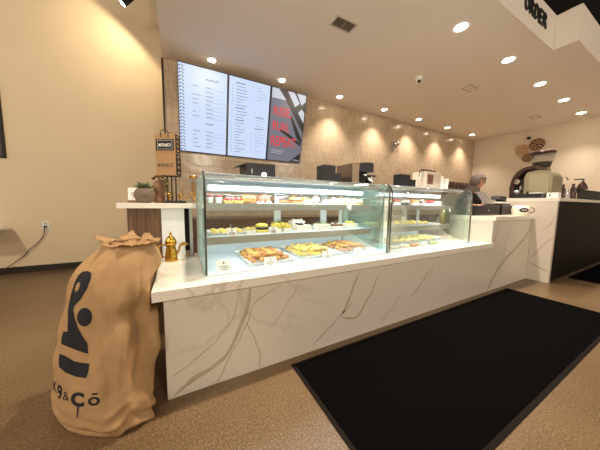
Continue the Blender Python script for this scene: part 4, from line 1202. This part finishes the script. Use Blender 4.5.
MB().box(-.19, .19, -.14, .13, 0, .15, .006).build('base', M_black, t)
MB().box(-.15, .15, -.12, .1, .151, .185, .004).build('body', M_brown, t)
MB().box(-.14, .16, -.11, .08, .1855, .215, .004).build('paper_stack', M_paper, t)
MB().prism([(-.13, .255), (-.08, .31), (.13, .305), (.14, .216), (.10, .216), (.04, .25)], 'y', -.06, .06).build('lid', M_black, t)
t = thing('round_canister', 'round cream canister with a black oval badge on the raised counter edge', 'canister', (4.93, 1.60, RT))
MB().lathe([(0, 0), (.09, 0), (.11, .025), (.117, .085), (.105, .135), (.085, .155), (0, .155)], seg=36).build('canister_body', M_cream, t)
MB().lathe([(0, .1555), (.083, .1555), (.07, .168), (0, .17)], seg=36).build('lid', M_steel, t)
q = MB().lathe([(0, 0), (.058, 0), (.055, .008), (0, .012)], seg=28, axis=(-.8, -.6, 0))
for v in q.b.verts: v.co.z *= .62
q.move((-.0875, -.066, .085)).build('badge', M_black, t)
q = MB()
for k in range(4):
    c = Vector((-.098, -.0755, .086)) + Vector((-.6, .8, 0))*(.024-.016*k)
    q.ball(c, .007, (.7, .7, 1.1), 8)
q.build('badge_mark', M_paper, t)
MB().tube(smooth([(.01, -.107, .125), (.02, -.150, .115), (.02, -.150, .06), (.01, -.108, .045)]), .006, 8).build('handle', M_black, t)

# ------------------------------------------------------------------ coffee bar
BT = 1.3305
t = thing('espresso_machine', 'large sage-grey espresso machine with an arched dark hood on the coffee bar', 'coffee machine', (0, 0, 0))
body = [(1.415, BT+.03), (1.415, 1.66), (1.422, 1.71), (1.445, 1.755), (1.475, 1.79), (1.51, 1.80), (1.66, 1.815), (1.74, 1.79), (1.765, 1.72), (1.765, BT+.03)]
MB().prism(body, 'x', 5.46, 5.94).build('machine_body', M_sage, t)
MB().prism([(1.45, 1.40), (1.45, 1.70), (1.50, 1.745), (1.70, 1.745), (1.70, 1.40)], 'x', 5.450, 5.459).build('end_plate', mat('pale_sage', srgb(156, 146, 118), .3), t)
arch = smooth([(1.945, BT+.01), (1.95, 1.48), (1.945, 1.60), (1.915, 1.73), (1.84, 1.835), (1.74, 1.885), (1.63, 1.895)])
MB().strip([(p.x, p.y) for p in [Vector((a[0], a[1], 0)) for a in arch]], 'x', 5.43, 5.96, .055).build('hood', M_brown, t)
MB().cyl((5.46, 1.845, 1.63), (5.40, 1.845, 1.63), .052, seg=28).build('gauge', M_black, t)
MB().cyl((5.399, 1.845, 1.63), (5.392, 1.845, 1.63), .043, seg=28).build('gauge_face', M_chrome, t)
for x in (5.60, 5.80):
    MB().cyl((x, 1.84, 1.52), (x, 1.84, 1.60), .045).cyl((x, 1.84, 1.545), (x, 2.02, 1.53), .014).build('group_head', M_chrome, t)
MB().box(5.47, 5.93, 1.77, 1.95, BT+.03, BT+.06, .003).build('drip_tray', M_steel, t)
for y in (1.46, 1.72):
    for x in (5.52, 5.88): MB().cyl((x, y, BT), (x, y, BT+.031), .025).build('foot', M_black, t)
MB().tube([(5.44, 1.80, 1.60), (5.42, 1.80, 1.50), (5.42, 1.81, 1.40)], .008).build('steam_wand', M_chrome, t)
t = thing('knock_box', 'long black tamping tray at the end of the bar before the espresso machine', 'tray', (5.27, 1.63, BT))
MB().box(-.10, .12, -.19, .2, 0, .075, .005).build('tray_body', M_black, t)
MB().box(-.07, .09, -.16, -.02, .0755, .095, .004).build('folded_towel', M_paper, t)
MB().box(-.02, .02, -.01, .03, .0755, .115, .003).build('tamper', M_black, t)
t = thing('blue_cloth', 'pale blue folded cloth on the left end of the black tray', 'cloth', (5.27, 1.79, BT+.0755))
tilt_noise(MB().ball((0, 0, .035), .04, (1, .8, .85), 16), .008, 30).build('cloth', mat('pale_blue_cloth', srgb(176, 196, 212), .85), t)
t = thing('napkin_box', 'small white box with a black mark at the bar corner', 'box', (5.24, 1.325, BT))
MB().box(-.06, .06, -.065, .065, 0, .085, .004).build('box_body', M_white, t)
MB().box(-.0612, -.0601, .02, .036, .03, .062).build('black_mark', M_black, t)
t = thing('coffee_grinder', 'coffee grinder with a wide clear hopper of beans behind the espresso machine', 'grinder', (6.40, 1.83, BT))
MB().box(-.10, .10, -.11, .12, 0, .62, .015).build('grinder_body', M_sage, t)
MB().lathe([(0, .621), (.11, .621), (.125, .66), (.14, .735), (0, .735)], seg=32).build('beans', M_bean, t)
MB().lathe([(.112, .621), (.145, .736), (.175, .90), (.178, .90), (.148, .736), (.115, .621)], seg=32).build('hopper', M_clear, t)
MB().lathe([(0, .901), (.185, .901), (.188, .92), (.17, .945), (0, .95)], seg=32).build('hopper_lid', M_brown, t)
t = thing('bottle_riser', 'long black slatted riser on the dark bar top', 'rack', (7.55, 1.42, BT))
q = MB().box(-1.1, 1.1, -.10, .16, .165, .19, .003).box(-1.1, 1.1, -.10, .16, 0, .02, .003)
q.build('rack_frame', M_matte, t)
for k in range(24):
    x = -1.08+k*.0935
    MB().box(x, x+.05, -.105, -.08, .0205, .1645, .003).build('slat', M_black, t)
t = thing('soap_dispenser', 'dark cone-shaped pump dispenser standing on the black riser', 'dispenser', (6.66, 1.33, BT+.1905))
MB().lathe([(0, 0), (.07, 0), (.072, .02), (.05, .09), (.026, .13), (.02, .15), (0, .15)]).build('bottle', M_brown, t)
MB().cyl((0, 0, .15), (0, 0, .185), .009).cyl((0, -.02, .188), (0, .11, .192), .011).build('pump', M_black, t)
t = thing('steel_pitcher', 'steel milk pitcher beside the sage espresso machine', 'pitcher', (6.05, 1.26, BT) if False else (5.62, 1.272, BT), 0)
MB().lathe([(0, 0), (.036, 0), (.038, .01), (.032, .09), (.03, .13), (.034, .145), (.031, .145), (.027, .13), (0, .02)]).build('pitcher_body', M_chrome, t)
MB().tube(smooth([(.03, 0, .12), (.065, 0, .115), (.06, 0, .05), (.035, 0, .035)]), .005, 8).build('handle', M_chrome, t)
for x, y, lab in ((6.30, 1.36, 'dark syrup bottle between the steel pitcher and the riser, left one'), (6.36, 1.50, 'dark syrup bottle behind its twin beside the riser')):
    t = thing('syrup_bottle', lab, 'bottle', (x, y, BT), 0, 'dark syrup bottles')
    MB().lathe([(0, 0), (.045, 0), (.047, .01), (.047, .17), (.02, .22), (.018, .25), (0, .25)]).build('bottle_body', M_brown, t)
    MB().lathe([(0, .2505), (.02, .2505), (.02, .28), (0, .28)]).build('cap', M_black, t)
t = thing('bar_tap', 'thin chrome tap rising behind the syrup bottles', 'tap', (6.55, 1.62, BT))
MB().tube(smooth([(0, 0, 0), (0, 0, .3), (0, -.02, .40), (0, -.1, .42), (0, -.13, .36)]), .012).build('spout', M_chrome, t)
MB().cyl((0, -.05, .34), (0, .09, .34), .008).build('lever', M_chrome, t)
MB().lathe([(0, 0), (.04, 0), (.03, .03), (0, .03)]).build('tap_base', M_chrome, t)

# ------------------------------------------------------------------ barista
def fuse(mb, voxel, name, m, parent, sm=2, label=None):
    """melt overlapping volumes into one continuous skin"""
    me = bpy.data.meshes.new(name); bmesh.ops.recalc_face_normals(mb.b, faces=mb.b.faces[:]); mb.b.to_mesh(me); mb.b.free()
    o = bpy.data.objects.new(name, me); COL.objects.link(o)
    r = o.modifiers.new('r', 'REMESH'); r.mode = 'VOXEL'; r.voxel_size = voxel; r.use_smooth_shade = True
    s = o.modifiers.new('s', 'SMOOTH'); s.iterations = sm; s.factor = .5
    dg = bpy.context.evaluated_depsgraph_get()
    me2 = bpy.data.meshes.new_from_object(o.evaluated_get(dg))
    bpy.data.objects.remove(o); bpy.data.meshes.remove(me)
    me2.name = name; me2.materials.clear(); me2.materials.append(m)
    for p in me2.polygons: p.use_smooth = True
    q = bpy.data.objects.new(name, me2); COL.objects.link(q); q.parent = parent
    if label: q['label'] = label
    return q
# local frame: faces -Y, x to the person's left as seen from the front is +X
per = thing('person', 'person in a grey headscarf and black top looking down behind the register', 'person', (4.80, 2.30, 0), -.15)
per.scale = (1.02, 1.02, 1.02)
HC = Vector((0, -.13, 1.60))        # centre of the bowed head
def limb(mb, pts, rad): mb.tube(smooth(pts, 4), 1, 12, radii=[rad[min(int(i/4), len(rad)-2)]*(1-(i % 4)/4)+rad[min(int(i/4)+1, len(rad)-1)]*((i % 4)/4) for i in range(4*(len(pts)-1)+1)])
tilt = Rx(.42)
def hd(p): return HC + tilt @ Vector(p)
b = MB()
b.ball(HC+tilt @ Vector((0, .012, .03)), .092, (.84, 1.02, .95), 20)
b.ball(HC+tilt @ Vector((0, -.022, -.045)), .066, (.86, .95, 1.15), 16)
b.ball(hd((0, -.072, -.092)), .022, (1.1, .8, .8), 10)               # chin
b.ball(hd((0, -.098, -.022)), .014, (.85, 1, 1.7), 10)                # nose
b.ball(hd((0, -.108, -.034)), .012, (1.15, .9, .8), 8)
b.ball(hd((0, -.083, -.063)), .012, (1.7, .7, .6), 8)                 # lips
for s in (-1, 1):
    b.ball(hd((s*.033, -.072, -.03)), .02, (1, .7, 1), 8)
    b.ball(hd((s*.03, -.08, .022)), .013, (1.6, .6, .5), 8)           # brow
    b.ball(hd((s*.078, .01, -.012)), .02, (.35, .8, 1.4), 8)          # ear
limb(b, [(0, -.03, 1.40), (0, -.055, 1.48), (0, -.085, 1.55)], [.058, .05, .052])
b.ball((0, .0, 1.27), .16, (1.02, .68, .95), 18); b.ball((0, .01, 1.12), .14, (1.0, .68, 1.0), 18); b.ball((0, .02, .97), .165, (1.05, .72, .8), 18)
for s in (-1, 1):
    limb(b, [(s*.11, -.01, 1.38), (s*.185, 0, 1.355), (s*.225, -.0, 1.22), (s*.235, .01, 1.10), (s*.17, -.09, 1.12), (s*.085, -.15, 1.17)], [.055, .052, .044, .038, .036, .025])
    limb(b, [(s*.085, .02, .95), (s*.095, .01, .72), (s*.09, .02, .5), (s*.09, .03, .28), (s*.09, .035, .09)], [.09, .078, .055, .05, .036])
    b.ball((s*.092, -.03, .04), .05, (.85, 2.3, .75), 12)
    # hand with palm, four fingers and thumb, curled over the tablet edge
    hb = Vector((s*.072, -.155, 1.182))
    b.ball(hb, .036, (.9, 1.15, .5), 12)
    for k, L in enumerate((.062, .072, .068, .052)):
        x = hb.x + s*(-.027+.018*k)*-1
        b.tube([(x, hb.y-.02, hb.z), (x, hb.y-.02-L*.5, hb.z+.008), (x, hb.y-.02-L*.85, hb.z-.008), (x, hb.y-.02-L, hb.z-.024)], .0085, 8)
    b.tube([(hb.x-s*.02, hb.y+.012, hb.z), (hb.x-s*.045, hb.y-.012, hb.z), (hb.x-s*.048, hb.y-.04, hb.z-.008)], .0095, 8)
fuse(b, .0065, 'body', M_skin, per, 2)
for s in (-1, 1):
    e = MB().ball(hd((s*.031, -.083, .003)), .011, (1.2, .7, .8), 10).build('eye', M_paper, per)
    MB().ball(hd((s*.031, -.0905, -.001)), .0055, (1, .5, 1), 8).build('iris', M_brown, e)
# headscarf: shell over the head, open at the face, falling to the shoulders
b = MB(); t2 = bmesh.new()
bmesh.ops.create_uvsphere(t2, u_segments=36, v_segments=24, radius=1)
for v in t2.verts: v.co = hd((v.co.x*.104, v.co.y*.122+.012, v.co.z*.138+.002))
kill = []
for v in t2.verts:
    q = tilt.inverted() @ (v.co-HC)
    if q.y < -.045 and abs(q.x) < .066 and -.095 < q.z < .07: kill.append(v)
bmesh.ops.delete(t2, geom=kill, context='VERTS')
bmesh.ops.solidify(t2, geom=t2.faces[:], thickness=.008)
for f in t2.faces: f.smooth = True
b.merge(t2)
b.build('headscarf', M_hijab, per)
b = MB()
rings = []
for z, rx, ry, cy in ((1.54, .092, .10, -.07), (1.49, .088, .10, -.06), (1.46, .09, .10, -.05), (1.44, .092, .10, -.05), (1.43, .094, .10, -.05), (1.425, .09, .095, -.05)):
    rings.append([b.b.verts.new((rx*math.cos(2*PI*k/48)*(1+.04*math.sin(k*1.3)), cy+ry*math.sin(2*PI*k/48)*(1+.05*math.sin(k*1.7)), z+.012*math.sin(k*.9))) for k in range(48)])
for A, B in zip(rings, rings[1:]):
    for k in range(48):
        f = b.b.faces.new((A[k], A[(k+1) % 48], B[(k+1) % 48], B[k])); f.smooth = True
b.build('scarf_drape', M_hijab, per)
b = MB()
b.ball((0, .0, 1.27), .175, (1.06, .74, .92), 20); b.ball((0, .01, 1.12), .155, (1.06, .76, 1.0), 20); b.ball((0, .02, .95), .18, (1.08, .78, .8), 20)
b.ball((0, .02, .80), .2, (.95, .68, 1.1), 20)
for s in (-1, 1):
    limb(b, [(s*.10, -.01, 1.375), (s*.185, 0, 1.355), (s*.228, -.0, 1.22), (s*.238, .01, 1.10), (s*.17, -.085, 1.12), (s*.10, -.14, 1.16)], [.072, .07, .06, .055, .05, .042])
fuse(b, .009, 'black_top', M_cloth, per, 3)
b = MB()
for s in (-1, 1): limb(b, [(s*.085, .02, .80), (s*.095, .01, .60), (s*.092, .02, .4), (s*.09, .03, .1)], [.10, .09, .08, .072])
fuse(b, .009, 'trousers', M_cloth, per, 2)
for s in (-1, 1): MB().ball((s*.092, -.035, .045), .056, (.9, 2.3, .8), 14).build('shoe', M_black, per)

# ------------------------------------------------------------------ view
S.view_settings.view_transform = 'Standard'; S.view_settings.look = 'None'
S.view_settings.gamma = 1; S.view_settings.use_curve_mapping = False
S.view_settings.exposure = .6
S.cycles.use_denoising = True
S.cycles.max_bounces = 10; S.cycles.transparent_max_bounces = 24
S.cycles.sample_clamp_indirect = 6
